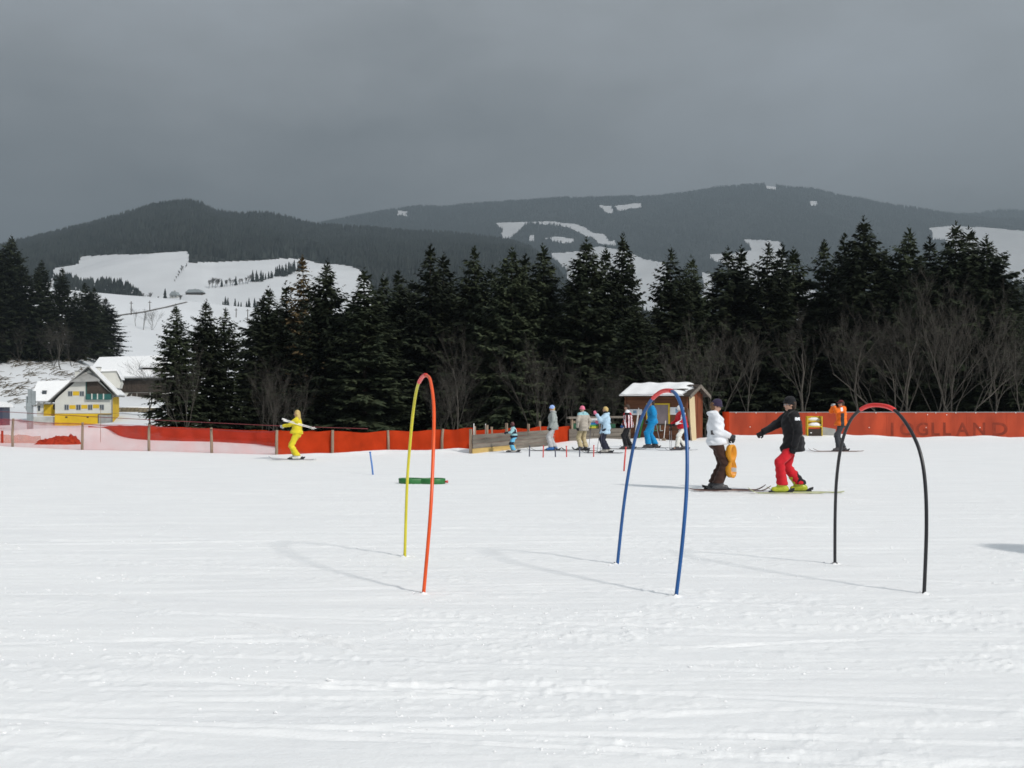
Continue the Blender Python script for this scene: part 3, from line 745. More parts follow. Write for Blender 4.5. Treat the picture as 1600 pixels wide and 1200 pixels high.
# the dark group on the left hillside
LEFT = [(-22, 385, 254, 1, 0.75, 'spruce at the very left edge of the hillside group, half outside the picture'),
    (18, 370, 258, 4, 0.62, 'tallest spruce of the dark group on the left hillside'), (2, 392, 254, 5, 0.8, 'spruce just left of the tallest one on the left hillside'),
    (40, 420, 260, 2, 0.8, 'slim spruce behind the forked pale trunk on the left hillside'),
    (65, 408, 262, 6, 0.62, 'pointed spruce right of the forked pale trunk'), (97, 419, 264, 0, 0.66, 'pointed spruce in the middle of the left hillside group'),
    (118, 456, 266, 2, 0.9, 'short spruce tip right of the middle of the left hillside group'), (133, 443, 265, 5, 0.9, 'thin spruce above the ridge of the yellow house'),
    (147, 450, 262, 3, 0.8, 'spruce above the chimney of the yellow house'), (165, 466, 265, 1, 0.95, 'rounded spruce at the right end of the left hillside group')]
for (px, pt, Y, var, wd, lab) in LEFT:
    p = hit(px, 557 + (px * 7) % 9, 200, 330)
    put_spruce(lab, px, pt, p.y, var, wd * 1.75, 'spruces on the left hillside', base=p.z)
RIGHT = [(1588, 436, 420, 0, 1.0, 'distant spruce at the right edge above the steep snow, left one'), (1604, 426, 430, 1, 1.0, 'distant spruce at the right edge above the steep snow, cut by the picture edge'), (1576, 446, 425, 3, 1.0, 'distant spruce peeping out right of the tree row')]
for (px, pt, Y, var, wd, lab) in RIGHT: put_spruce(lab, px, pt, Y, var, wd, 'distant spruces at the right edge')

# bare broadleaf trees
BARE = []
for k, kw in enumerate([dict(spread=.42, n_stems=1, trunk_frac=.28, up=.3, r0=.12), dict(spread=.34, n_stems=3, trunk_frac=.3, r0=.07, up=.32), dict(spread=.50, n_stems=1, trunk_frac=.36, wig=.15, up=.26), dict(spread=.36, n_stems=4, trunk_frac=.22, r0=.055, up=.3)]):
    T_, B_ = limb_tree(700 + k, 10.0, levels=4, nkids=(3, 4) if k in (1, 3) else (3, 5), min_r=.0045, **kw)
    BARE.append((T_.mesh('trunk', M['twig'], True), B_.mesh('branches', M['twig'], True)))
def put_bare(label, px, ptop, Y, var, wide=1.0, group='bare trees in front of the spruces', name='bare_tree', base=None):
    x = (px - 800) / F * Y; zb = tz(x, Y) if base is None else base
    zt = EYE + (HZ - ptop) * Y / F; s = (zt - zb) / 10.0
    t = thing(name, label, 'tree', (x, Y, zb), random.uniform(0, 6.28), group)
    obj('trunk', BARE[var][0], t); obj('branches', BARE[var][1], t)
    t.scale = (s * wide, s * wide, s); return t
for (px, pt, Y, var, wd, lab) in [
    (1263, 470, 57, 0, 1.05, 'large bare tree with a double grey trunk behind the man in red trousers'),
    (1330, 500, 58, 2, 1.10, 'bushy bare tree behind the person in the orange jacket'),
    (1382, 470, 60, 1, 1.00, 'bare tree with several thin trunks behind the top of the black hoop'),
    (1428, 462, 59, 0, 1.10, 'tall fan shaped bare tree right of the black hoop'),
    (1456, 480, 61, 3, 1.10, 'bare multi stemmed tree above the first letters on the red wall'),
    (1510, 466, 58, 1, 1.20, 'wide bare tree above the middle of the lettering on the red wall'),
    (1548, 500, 60, 0, 0.95, 'bare tree near the right end of the lettering'),
    (1592, 540, 57, 2, 1.00, 'low bare tree at the right edge behind the red wall'),
    (1102, 530, 58, 3, 1.15, 'bare thicket tree rising just right of the hut roof'),
    (1065, 530, 61, 1, 1.10, 'bare tree rising behind the hut roof'),
    (1165, 515, 62, 2, 0.90, 'thin bare tree above the left end of the red wall'),
    (846, 556, 53, 3, 1.00, 'pale bare bush tree with several stems left of the person in the blue hat'),
    (887, 568, 54, 1, 0.90, 'pale bare bush tree between the blue hat and the pink hat'),
    (952, 590, 55, 3, 0.80, 'small bare tree left of the hut'),
    (720, 520, 60, 2, 0.70, 'thin bare tree right of the yellow and orange hoop'),
    (700, 580, 55, 3, 1.10, 'low bare bush just right of the orange tube of the hoop'),
    (425, 580, 52, 3, 1.00, 'bare bush behind the net left of the yellow skier'),
    (455, 600, 54, 1, 1.00, 'low bare bush right behind the yellow skier'),
    (283, 560, 60, 1, 0.90, 'bare tree in front of the small spruce near the barn'),
    (238, 566, 150, 2, 1.3, 'bare tree in front of the barn roof dormer')]:
    put_bare(lab, px, pt, Y, var, wd)
for (px, pt, var, wd, lab) in [(212, 481, 2, 1.3, 'left bare tree of the small group on the open snow slope'), (224, 479, 0, 1.2, 'middle bare tree of the small group on the open snow slope'), (237, 486, 3, 1.4, 'right bare tree of the small group on the open snow slope')]:
    p = hit(px, 516 if var != 2 else 510); put_bare(lab, px, pt, p.y, var, wd, 'bare trees on the open snow slope', base=p.z)
for (px, py, pt, var, lab) in [(12, 562, 520, 3, 'low bare bush at the foot of the left hillside spruces, nearest the picture edge'), (30, 566, 512, 1, 'low bare bush left of the forked pale trunk on the hillside'), (66, 566, 520, 3, 'low bare bush just right of the forked pale trunk on the hillside'),
                           (82, 572, 508, 1, 'bare bush with upright stems below the pointed hillside spruces'), (96, 578, 505, 2, 'thin bare tree above the left wing of the yellow house'), (112, 572, 524, 3, 'low bare bush right above the gable of the yellow house'), (150, 566, 515, 1, 'bare bush beside the left end of the barn roof'), (178, 562, 518, 3, 'bare bush at the right foot of the hillside spruces, above the barn')]:
    p = hit(px, py, 200, 330); put_bare(lab, px, pt, p.y, var, 1.2, 'bare bushes at the foot of the hillside spruces', 'bare_bush', p.z)
# forked pale birch on the left hillside
T_, B_ = limb_tree(777, 10.0, spread=.38, levels=3, nkids=(3, 4), trunk_frac=.5, n_stems=1, r0=.10, wig=.05, up=.2)
p = hit(47, 560); t = thing('birch_tree', 'pale forked bare trunk standing before the dark left hillside spruces', 'tree', p)
T_.build('trunk', M['birch'], t, True); B_.build('branches', M['twig'], t, True)
s = (EYE + (HZ - 438) * p.y / F - p.z) / 10; t.scale = (s*.8, s*.8, s)

# distant trees on the field edges of the near hill
def far_point(px, py, Yb=1050, Yc=2750, base=500):
    cx = [c[0] for c in NEAR_CREST]; cyv = [c[1] for c in NEAR_CREST]
    t = np.linspace(0, 1, 400); Y = Yb + (Yc - Yb) * t
    zb = EYE + (HZ - base) * Yb / F; zc = EYE + (HZ - (np.interp(px, cx, cyv) + 6.0)) * Yc / F
    X = (px - 800) / F * Y
    Z = zb + (zc - zb) * t + 0.012 * (Yc - Yb) * fbm(X*4/1000, Y*4/1000, 3, 201) * (1-t) * t * 4
    P = HZ - (Z - EYE) * F / Y
    k = int(np.argmax(P <= py)); return Vector((X[k], Y[k], Z[k]))
def cone_tree(seed, H, r, k=9):
    g = random.Random(seed); mb = MB()
    for i in range(4):
        z0 = H * (0.08 + 0.22 * i); z1 = min(H, z0 + H * 0.42); rr = r * (1 - i * 0.22)
        vs_ = [(rr * g.uniform(.75, 1.2) * math.cos(6.283*j/k), rr * g.uniform(.75, 1.2) * math.sin(6.283*j/k), z0 + g.uniform(-.06, .06) * H) for j in range(k)] + [(0, 0, z1)]
        mb.add(vs_, [(j, (j+1) % k, k) for j in range(k)])
    return mb
fc_mesh = [cone_tree(900 + i, 10, 1.9).mesh('crown', M['needles_far']) for i in range(3)]
ft_mesh = trunk_mesh('trunk', 10, .16, M['bark'], .5)
def put_far(px, py, hpx, kind, label, group):
    p = far_point(px, py); s = hpx * p.y / F / 10
    t = thing('distant_spruce' if kind == 's' else 'distant_bare_tree', label, 'tree', p, random.uniform(0, 6), group)
    if kind == 's': obj('crown', random.choice(fc_mesh), t); obj('trunk', ft_mesh, t)
    else:
        v = random.choice([0, 2]); obj('trunk', FB[v][0], t); obj('branches', FB[v][1], t); 
    t.scale = (s * (1.35 if kind == 'b' else 1), s * (1.35 if kind == 'b' else 1), s)
FB = {}
for v in (0, 2):
    T_, B_ = limb_tree(760 + v, 10.0, spread=.42, levels=3, nkids=(4, 6), trunk_frac=.15, r0=.2, min_r=.05, wig=.08)
    FB[v] = (T_.mesh('trunk', M['twig_far'], True), B_.mesh('branches', M['twig_far'], True))
r_ = random.Random(5)
ORD = ['first', 'second', 'third', 'fourth', 'fifth', 'sixth', 'seventh', 'eighth', 'ninth', 'tenth', 'eleventh', 'twelfth', 'thirteenth', 'fourteenth', 'fifteenth', 'sixteenth']
for k in range(14): put_far(326 + k * 4.8 + r_.uniform(-1.5, 1.5), 451 - k * 0.55, r_.uniform(9, 16), 'b' if k not in (4, 9) else 's', ORD[k] + ' tiny tree from the left in the hedge beyond the far farmhouses', 'hedge line trees on the far field')
for k in range(16): put_far(396 + k * 3.3 + r_.uniform(-2.2, 2.2), 442 - k * 0.8 + r_.uniform(-1.5, 1.5), r_.uniform(10, 19), 's', ORD[k] + ' tiny spruce from the left in the middle row of the far field', 'spruce row on the far field')
for k in range(11): put_far(443 + k * 3.0 + r_.uniform(-1.5, 1.5), 432 - k * 1.0 + r_.uniform(-1.5, 1.5), r_.uniform(15, 22), 's', ORD[k] + ' tiny spruce from the left in the upper right far field clump', 'upper spruce clump on the far field')
for k in range(12): put_far(346 + k * 6.2 + r_.uniform(-3, 3), 478 + k * 0.5, r_.uniform(8, 17), 's', ORD[k] + ' tiny spruce from the left in the lowest far field row', 'lowest spruce row on the far field')
for k in range(8): put_far(292 - k * 2.6, 416 + k * 3.6, r_.uniform(4, 8), 'b', ORD[k] + ' tiny shrub from the top on the boundary between the two far fields', 'shrubs between the two far fields')
for (px, py, h, kd) in [(225, 470, 13, 'b'), (233, 471, 15, 'b'), (246, 472, 9, 'b'), (258, 472, 22, 's'), (281, 474, 12, 'b')]:
    put_far(px, py, h, kd, {225: 'tiny bare tree left of the far farmhouses, outermost', 233: 'tiny bare tree left of the far farmhouses, nearer the wood', 246: 'tiny low shrub left of the far farmhouses', 258: 'tiny spruce touching the smaller far farmhouse', 281: 'tiny bare tree between the far farmhouses'}[px], 'trees round the far farm')
# far wood clump on the field, reads as one mass
g = np.random.default_rng(55); V = []; Fs = []; n_ = 0
CL = [(104, 432), (126, 437), (131, 432), (150, 431), (175, 433), (196, 437), (210, 448), (221, 458), (222, 470), (160, 470), (104, 460)]
vs_, fs_ = [], []
cnt = 0
for k in range(900):
    px, py = g.uniform(85, 222), g.uniform(436, 478)
    top_allowed = np.interp(px, [85, 104, 112, 127, 131, 150, 165, 190, 205, 214, 222], [426, 420, 424, 430, 433, 430, 430, 433, 440, 446, 456])
    p = far_point(px, py); hp = g.uniform(9, 14)
    if py - hp < top_allowed: continue
    H = hp * p.y / F; r = H * g.uniform(.2, .28); a0 = g.uniform(0, 6)
    b = len(vs_)
    for j in range(5): vs_.append((p.x + r*math.cos(a0+j*1.2566), p.y + r*math.sin(a0+j*1.2566), p.z + .08*H))
    vs_.append((p.x, p.y, p.z + H)); fs_ += [(b+j, b+(j+1) % 5, b+5) for j in range(5)]
w = obj('field_wood', np_mesh('field_wood', vs_, fs_, M['needles_far'], False)); tag(w, 'dark rounded spruce wood in the lower left of the far snow field', 'wood', kind='stuff')

# ================================================================== FARM HOUSE AND BARN
def house():
    p = at(131, 661, 190); zb = p.z
    fz = 8.42                                     # photograph pixels per metre at the house
    root = thing('farm_house', 'yellow and white farmhouse with a snowy steep roof below the left hillside trees', 'house', (p.x, 190, zb), R(14.5))
    def X(px): return (px - 131) / fz * 1.03
    def Zr(py): return (661 - py) / fz
    xl, xr = X(90.5), X(172)
    D = 9.5
    # walls: white gable block above a yellow base
    mb = MB(); mb.prism([(xl, Zr(646)), (xr, Zr(646)), (xr, Zr(619)), (X(169.5), Zr(614)), (X(138), Zr(578)), (X(96), Zr(619)), (xl, Zr(626))], 0, D)
    body = mb.build('wall', M['hwhite'], root)
    mb = MB(); mb.box(xl - .05, xr + .05, -.06, D, -2.5, Zr(646.4)); mb.build('base_wall', M['hyellow'], root)
    mb = MB(); mb.box(xr + .01, xr + .07, .1, D - .1, Zr(646), Zr(620)); mb.build('side_wall', M['hyellow'], root)
    # main roof: two thick slopes with snow
    def slope(x0, z0, x1, z1, y0, y1, th, name, m, par=root, lift=0.0):
        n = Vector((-(z1 - z0), 0, x1 - x0)).normalized()
        if n.z < 0: n = -n
        q = MB(); a0 = Vector((x0, 0, z0)) + n * lift; a1 = Vector((x1, 0, z1)) + n * lift
        P = []
        for (yy) in (y0, y1): P.append((a0, yy)); 
        v = [(a0.x, y0, a0.z), (a1.x, y0, a1.z), (a1.x, y1, a1.z), (a0.x, y1, a0.z)]
        v += [(x + n.x * th, y, z + n.z * th) for (x, y, z) in v]
        q.hexa(v); return q.build(name, m, par)
    rr = slope(X(138), Zr(573.5), X(180), Zr(620), -.95, D + .4, .16, 'roof_slope', M['roofdark'])
    slope(X(139), Zr(574.5), X(179), Zr(619), -.75, D + .3, .34, 'roof_snow', M['snow_soft'], rr, .17)
    rl = slope(X(138), Zr(573.5), X(82), Zr(628.5), -.95, D + .4, .16, 'roof_slope', M['roofdark'])
    slope(X(136), Zr(575.5), X(84), Zr(626.5), 1.0, D + .3, .30, 'roof_snow', M['snow_soft'], rl, .17)
    # grey half hip over the gable top
    mb = MB(); a = (X(138), .9, Zr(572.4)); b = (X(112), -1.0, Zr(596)); c = (X(155), -1.0, Zr(594))
    mb.add([a, b, c, (a[0], a[1], a[2]-.2), (b[0], b[1], b[2]-.2), (c[0], c[1], c[2]-.2)], [(0,1,2), (5,4,3), (0,3,4,1), (1,4,5,2), (2,5,3,0)])
    mb.build('hip_roof', M['roofgrey'], root)
    # balcony recess: dark back, floor and rail
    mb = MB(); mb.prism([(X(135), Zr(623.5)), (X(171), Zr(623.5)), (X(171), Zr(616)), (X(147), Zr(592.5)), (X(135), Zr(592.5))], -.03, .0)
    rec = mb.build('balcony', M['darkwood'], root)
    mb = MB(); mb.box(X(134.5), X(170.5), -.55, -.45, Zr(624.5), Zr(615.5))
    rail = mb.build('rail', M['green_rail'], rec)
    for q in (143, 151, 159.5):
        b = MB(); b.box(X(q - .8), X(q + .8), -.60, -.553, Zr(624), Zr(615)); b.build('slat', M['hwhite'], rec)
    mb = MB(); mb.box(X(133.6), X(135), -.06, -.031, Zr(623), Zr(595)); mb.build('trim', M['green_rail'], rec)
    # windows with yellow panels between
    def window(px0, px1, py0, py1, y=-.04, par=root):
        f = MB(); f.box(X(px0), X(px1), y, y + .08, Zr(py1), Zr(py0)); fo = f.build('window', M['frame'], par)
        xm = (X(px0) + X(px1)) / 2; zm = (Zr(py0) + Zr(py1)) / 2; w_ = (X(px1) - X(px0)); h_ = Zr(py0) - Zr(py1)
        for sx in (0, 1):
            g_ = MB(); x0 = X(px0) + .08 + sx * (w_ / 2 - .03); g_.box(x0, x0 + w_ / 2 - .13, y - .02, y - .003, Zr(py1) + .10, Zr(py0) - .10); g_.build('pane', M['glass'], fo)
        return fo
    for (a, b) in ((108.5, 115), (125, 131.5)): window(a, b, 611, 619.5)
    for (a, b) in ((103.5, 110), (120, 126.8), (136.7, 143.3), (153.3, 159.8)): window(a, b, 632, 641)
    for (a, b, c, d) in ((115.6, 124.4, 611.5, 618), (110.6, 119.4, 633, 639), (127.4, 136.1, 632.6, 638.6), (143.9, 152.7, 632, 638)):
        q = MB(); q.box(X(a), X(b), -.03, -.002, Zr(d), Zr(c)); q.build('shutter_panel', M['hyellow'], root)
    q = MB(); q.box(X(152), X(171), -.09, -.062, Zr(661.5), Zr(648.2)); gd = q.build('garage_door', M['roofgrey'], root)
    q = MB(); q.box(X(151), X(152), -.12, -.062, Zr(661.5), Zr(647.6)); q.box(X(171), X(171.8), -.12, -.062, Zr(661.5), Zr(647.6)); q.box(X(152), X(171), -.12, -.062, Zr(648.2), Zr(647.2)); q.build('door_frame', M['darkwood'], gd)
    for a in (105, 135): 
        q = MB(); q.box(X(a), X(a + 3), -.09, -.062, Zr(653), Zr(650.5)); q.build('vent', M['darkwood'], root)
    q = MB(); q.tube([(X(171.5), -.12, Zr(661)), (X(171.5), -.12, Zr(622)), (X(176), -.5, Zr(619))], .09, 6); q.build('downpipe', M['roofdark'], root)
    # chimneys
    for (a, b, c, d, yy) in ((114.5, 120.5, 579.5, 592, 3.2), (141, 150, 573, 580, 4.5)):
        q = MB(); q.box(X(a), X(b), yy, yy + .8, Zr(d + 14), Zr(c)); ch = q.build('chimney', M['hwhite'], root)
        q = MB(); q.box(X(a) - .08, X(b) + .08, yy - .08, yy + .88, Zr(c), Zr(c) + .14); q.build('cap', M['roofdark'], ch)
    # left wing
    wx0, wx1 = X(59), xl + .3
    q = MB(); q.box(X(63), xl, 1.6, D - 1.2, Zr(650), Zr(630)); w_ = q.build('wing_wall', M['hwhite'], root)
    q = MB(); q.box(X(72.5), xl - .01, 1.5, 1.595, Zr(650), Zr(632)); q.build('porch_panel', M['hyellow'], root)
    q = MB(); q.box(X(64.5), X(67.5), 1.54, 1.597, Zr(642), Zr(634)); q.build('window', M['glass'], root)
    q = MB(); q.box(X(86), X(89.5), 1.42, 1.496, Zr(640), Zr(632)); q.build('window', M['darkwood'], root)
    yr = 4.6
    v = [(X(53.5), .4, Zr(629)), (X(84), .4, Zr(629)), (X(112), yr, Zr(596)), (X(59), yr, Zr(598))]
    def slab(v, th, name, m, par):
        n = (Vector(v[1]) - Vector(v[0])).cross(Vector(v[3]) - Vector(v[0])).normalized()
        if n.z < 0: n = -n
        w2 = [tuple(Vector(a) + n * th) for a in v]
        q = MB(); q.hexa(list(v) + w2); return q.build(name, m, par)
    ws = slab(v, .15, 'wing_roof', M['roofdark'], root)
    n = Vector((0, -(Zr(598) - Zr(629)), yr - .4)).normalized()
    v2 = [tuple(Vector(a) + n * .16 + Vector((dx, dy, 0))) for a, dx, dy in zip(v, (.15, -.3, -.1, .1), (.1, .1, 0, 0))]
    slab(v2, .30, 'roof_snow', M['snow_soft'], ws)
    v3 = [(X(59), yr + .02, Zr(598)), (X(112), yr + .02, Zr(596)), (X(90), D - .5, Zr(622)), (X(55), D - .5, Zr(622))]
    slab(v3, .15, 'wing_roof', M['roofdark'], root)
    q = MB(); q.box(X(70.5), X(76.5), 1.45, 2.2, Zr(616.5), Zr(610)); q.build('skylight', M['glass'], root)
    q = MB(); q.box(X(57), xl - .02, .5, 1.4, Zr(668), Zr(651)); q.build('terrace_wall', M['concrete'], root)
    # dormer roof at the right rear
    v = [(X(150), 3.0, Zr(578)), (X(172), 3.0, Zr(577)), (X(179), 4.0, Zr(590)), (X(179), 4.2, Zr(604))]
    q = MB(); q.prism([(X(150), Zr(600)), (X(177), Zr(606)), (X(179), Zr(598)), (X(173), Zr(578)), (X(151), Zr(579))], 5.0, 9.6); dm = q.build('dormer', M['hwhite'], root)
    q = MB(); q.prism([(X(150), Zr(579)), (X(173.5), Zr(577.8)), (X(180.5), Zr(592)), (X(180), Zr(588.5)), (X(174), Zr(575)), (X(149), Zr(576))], 4.6, 9.8); q.build('roof_snow', M['snow_soft'], dm)
house()

def barn():
    Y = 236; p = at(144, 627, Y); k = Y / F
    root = thing('barn', 'long dark wooden barn under a thick white snow roof behind the farmhouse', 'barn', (p.x, Y, p.z), R(4))
    def X(px): return (px - 144) * k
    def Zr(py): return (627 - py) * k
    W = 128
    q = MB(); q.box(X(140), X(140 + W), 0, 13, -2, Zr(613)); base = q.build('base_wall', M['hwhite'], root)
    q = MB(); q.box(X(140), X(140 + W), -.15, 13.1, Zr(613), Zr(594)); q.build('wall', M['darkwood'], root)
    for i in range(24):
        q = MB(); q.box(X(178 + i * 3.6), X(178 + i * 3.6 + 3.2), -.22, -.152, Zr(612.8), Zr(595)); q.build('board', M['darkwood'], root)
    rv = [(X(136), -1.5, Zr(593)), (X(144 + W), -1.5, Zr(591)), (X(140 + W), 6.8, Zr(556)), (X(141), 6.8, Zr(560))]
    def slab(v, th, name, m, par):
        n = (Vector(v[1]) - Vector(v[0])).cross(Vector(v[3]) - Vector(v[0])).normalized()
        if n.z < 0: n = -n
        q = MB(); q.hexa(list(v) + [tuple(Vector(a) + n * th) for a in v]); return q.build(name, m, par)
    r = slab(rv, .2, 'roof', M['roofdark'], root)
    slab([tuple(Vector(a) + Vector((0, -.1, .26))) for a in rv], .4, 'roof_snow', M['snow_soft'], r)
    slab([(X(136), 14.5, Zr(593)), (X(144 + W), 14.5, Zr(591)), (X(140 + W), 6.85, Zr(556)), (X(141), 6.85, Zr(560))], .2, 'roof', M['roofdark'], root)
    q = MB(); q.box(X(219), X(240), .8, 5, Zr(586), Zr(573.5)); dm = q.build('dormer', M['darkwood'], root)
    slab([(X(217), .2, Zr(574)), (X(242), .2, Zr(574)), (X(242), 5.4, Zr(560)), (X(217), 5.4, Zr(560))], .4, 'roof_snow', M['snow_soft'], dm)
    for (a, b, c, d) in ((184, 190, 615, 621), (205, 212, 614, 620), (213, 232, 614, 627), (240, 250, 615, 626)):
        q = MB(); q.box(X(a), X(b), -.06, .0, Zr(d), Zr(c)); q.build('barn_door', M['darkwood'], root)
    q = MB(); q.hexa([(X(194), -1.6, Zr(627)), (X(197), -1.6, Zr(627)), (X(206), -1.6, Zr(614)), (X(203), -1.6, Zr(614)), (X(194), -.3, Zr(627)), (X(197), -.3, Zr(627)), (X(206), -.3, Zr(614)), (X(203), -.3, Zr(614))]); q.build('ramp_support', M['darkwood'], root)
barn()

def garden_wall():
    root = thing('garden_wall', 'low mossy stone wall capped with snow between farmhouse and small spruce', 'wall', at(183, 643, 205))
    r_ = random.Random(3); x = 0.0
    st = [MB().box(-.42, .42, -.3, .3, 0, .42).mesh('stone', M['stone']) for _ in range(1)]
    for row in range(2):
        x = 0.2 * row
        while x < 7.4:
            o = obj('stone', st[0], root, (x + .4, 0, row * .43 - .1)); o.scale = (r_.uniform(.85, 1.05), r_.uniform(.8, 1.2), r_.uniform(.85, 1.1)); o.rotation_euler = (0, r_.uniform(-.06, .06), r_.uniform(-.1, .1)); x += .85
    q = MB(); q.tube([(0, 0, .72), (2.5, .02, .80), (5, 0, .76), (7.8, 0, .7)], [.16, .22, .24, .18], 6); q.build('snow_cap', M['snow_soft'], root, True)
garden_wall()

def far_farm():
    for (px, py, w, h, lab, dx) in ((303, 461, 27, 6.5, 'long far farmhouse with a grey roof on the snow field', .6), (271, 466, 12, 8, 'small far farmhouse with a pointed gable beside the long one', .4)):
        p = far_point(px, py); k = p.y / F
        root = thing('distant_farmhouse', lab, 'house', p, R(-6), 'far farm on the snow field')
        W, H, D = w * k, h * k * .55, 9
        q = MB(); q.box(-W/2, W/2, 0, D, -2, H); q.build('wall', M['darkwood'] if w > 20 else M['concrete'], root)
        q = MB(); q.prism([(-W/2 - .8, H), (W/2 + .8, H), (W/2 * dx, H + h * k * .75), (-W/2 * dx, H + h * k * .75)], -1, D + 1); q.build('roof', M['grey'], root)
        for i in range(4 if w > 20 else 2):
            q = MB(); x = -W/2 + W * (i + .6) / (4.4 if w > 20 else 2.2); q.box(x, x + 1.3, -.08, -.01, H * .35, H * .8); q.build('window', M['glass'], root)
        q = MB(); q.box(-.8, .8, 3, 4.6, H + h*k*.3, H + h * k * 1.0); q.build('chimney', M['concrete'], root)
far_farm()

def road_strip(name, pts, w):
    V = []
    P = [hit(px, py) for px, py in pts]
    for i, p in enumerate(P):
        d = (P[min(i+1, len(P)-1)] - P[max(i-1, 0)]); d.z = 0; d.normalize(); nrm = Vector((-d.y, d.x, 0))
        for s in (-1, -.33, .33, 1):
            q = p + nrm * w * s; V.append((q.x, q.y, float(terrain(np.array([q.x]), np.array([q.y]))[0]) + .28))
    Fc = [(4*i+j, 4*i+j+1, 4*i+j+5, 4*i+j+4) for i in range(len(P)-1) for j in range(3)]
    o = obj(name, np_mesh(name, V, Fc, M['road'])); tag(o, kind='structure')
road_strip('road', [(172, 496), (185, 493.5), (200, 491.5), (215, 489.5), (230, 487), (245, 484), (260, 480.5), (272, 477.5), (282, 475), (292, 472.5)], 0.7)

for (px, py, pt, lab) in [(205, 492, 471, 'thin wooden utility pole left of the small bare trees on the slope'), (234, 486, 470, 'thin wooden utility pole above the small bare trees on the slope'), (369, 496, 482, 'thin wooden utility pole on the right part of the snow slope, left one'), (387, 505, 483, 'thin wooden utility pole on the right part of the snow slope, right one')]:
    p = hit(px, py); hgt = (py - pt) * p.y / F
    t = thing('utility_pole', lab, 'pole', p, 0, 'utility poles on the snow slope')
    MB().tube([(0, 0, -1), (0, 0, hgt)], [.22, .16], 6).build('shaft', M['bark'], t)
    MB().box(-.8, .8, -.08, .08, hgt - .9, hgt - .7).build('crossarm', M['bark'], t)

def brushwood():
    g = random.Random(12); mb = MB()
    for k in range(1500):
        px, py = g.uniform(-60, 128), g.uniform(548, 640)
        if g.random() < (py - 560) / 110: continue
        if float(fbm(np.array([px * .045]), np.array([py * .10]), 3, 77)[0]) < -.22: continue
        p = hit(px, py, 200, 300)
        a = g.gauss(0.2, .7); L = g.uniform(.8, 2.8)
        d = Vector((math.cos(a), math.sin(a), g.uniform(-.1, .3))) * L
        mb.tube([p + Vector((0, 0, .1)), p + d * .5 + Vector((0, 0, g.uniform(.1, .5))), p + d], [.075, .06, .03], 3, False)
    o = mb.build('brushwood', M['brush']); tag(o, 'brown cut brushwood scattered on the snowy hillside above the house', 'brushwood', kind='stuff')
brushwood()

# steel post and little snow capped cabin beyond the left net
t = thing('steel_post', 'grey steel lift post beyond the left net, in front of the house', 'post', at(47, 664, 82), 0)
hh = (664 - 608) * 82 / F
MB().box(-.18, .18, -.18, .18, -.5, hh * .62).build('lower_shaft', M['grey'], t)
MB().box(-.13, .13, -.13, .13, hh * .62, hh).build('upper_shaft', M['grey'], t)
MB().box(.14, .42, -.1, .1, hh * .55, hh * .95).build('bracket', M['grey'], t)
MB().box(-.26, -.19, -.15, .15, hh * .4, hh * .8).build('control_box', M['grey'], t)
t = thing('cabin', 'tiny dark cabin with a snow cap at the left picture edge', 'cabin', at(-8, 654, 90), 0)
MB().box(-.7, .68, 0, 1.3, -.6, 1.0).build('wall', M['p_dstake'], t)
MB().prism([(-.9, 1.0), (.9, 1.0), (.8, 1.3), (0, 1.5), (-.8, 1.3)], -.2, 1.5).build('snow_cap', M['snow_soft'], t)
t = thing('measuring_stick', 'thin dark stick standing in the snow beside the farmhouse garage', 'stick', at(157, 690, 47), 0)
MB().tube([(0, 0, -.2), (.01, 0, (690 - 638) * 47 / F)], .012, 5).build('shaft', M['post'], t)

# ================================================================== NET FENCE (left)
POSTS = [(20, 699, 654, 41.8), (128, 703, 660, 38.9), (233, 706, 663, 37.8), (331, 709, 668, 36.3), (432, 711, 672, 34.9), (519, 710, 672, 35.3), (607, 706, 672, 37.3), (691, 705, 670, 37.6), (742, 706, 666, 38.0)]
nf = thing('net_fence', 'orange net fence on grey wooden posts along the left side of the piste', 'fence', (0, 0, 0))
tops = []
for i, (px, pb, pt, Y) in enumerate([(-120, 695, 650, 46.0)] + POSTS):
    x = (px - 800) / F * Y; zb = ground(x, Y); zt = EYE + (HZ - pt) * Y / F
    r_ = random.Random(i)
    MB().tube([(x, Y, zb - .4), (x + r_.uniform(-.02, .02), Y, (zb + zt) / 2), (x + r_.uniform(-.03, .03), Y, zt)], [.055, .052, .046], 8).build('post', M['post'], nf, True)
    tops.append((x, Y, zb, zt))
def net_panel(a, b, name, m, parent, z0=None, off=0.0, top_drop=.02, seed=0, n=26, rows=7):
    V = []
    for i in range(n):
        t = i / (n - 1)
        x = a[0] + (b[0] - a[0]) * t; y = a[1] + (b[1] - a[1]) * t + off
        zt = (a[3] + (b[3] - a[3]) * t) - top_drop - .035 * math.sin(math.pi * t) * (1 + .5 * math.sin(seed*2.3)) + .016 * math.sin(9 * t + seed)
        zb = (ground(x, y) - .05) if z0 is None else (z0[0] + (z0[1] - z0[0]) * t)
        for j in range(rows):
            f = j / (rows - 1)
            bul = .06 * float(vnoise(np.array([x * 1.6 + seed]), np.array([f * 2.2]), 8)[0]) + .02 * math.sin(14 * t + 3 * f + seed)
            V.append((x, y + bul, zb + (zt - zb) * f))
    Fc = [(i*rows + j, (i+1)*rows + j, (i+1)*rows + j + 1, i*rows + j + 1) for i in range(n-1) for j in range(rows-1)]
    return obj(name, np_mesh(name, V, Fc, m), parent)
for i in range(5): net_panel(tops[i], tops[i+1], 'net', M['net_open'], nf, seed=i, off=.06)
for i in range(5, 9): net_panel(tops[i], tops[i+1], 'net', M['net_dense'], nf, seed=i, off=.06, top_drop=.03)
mb = MB(); pts = []
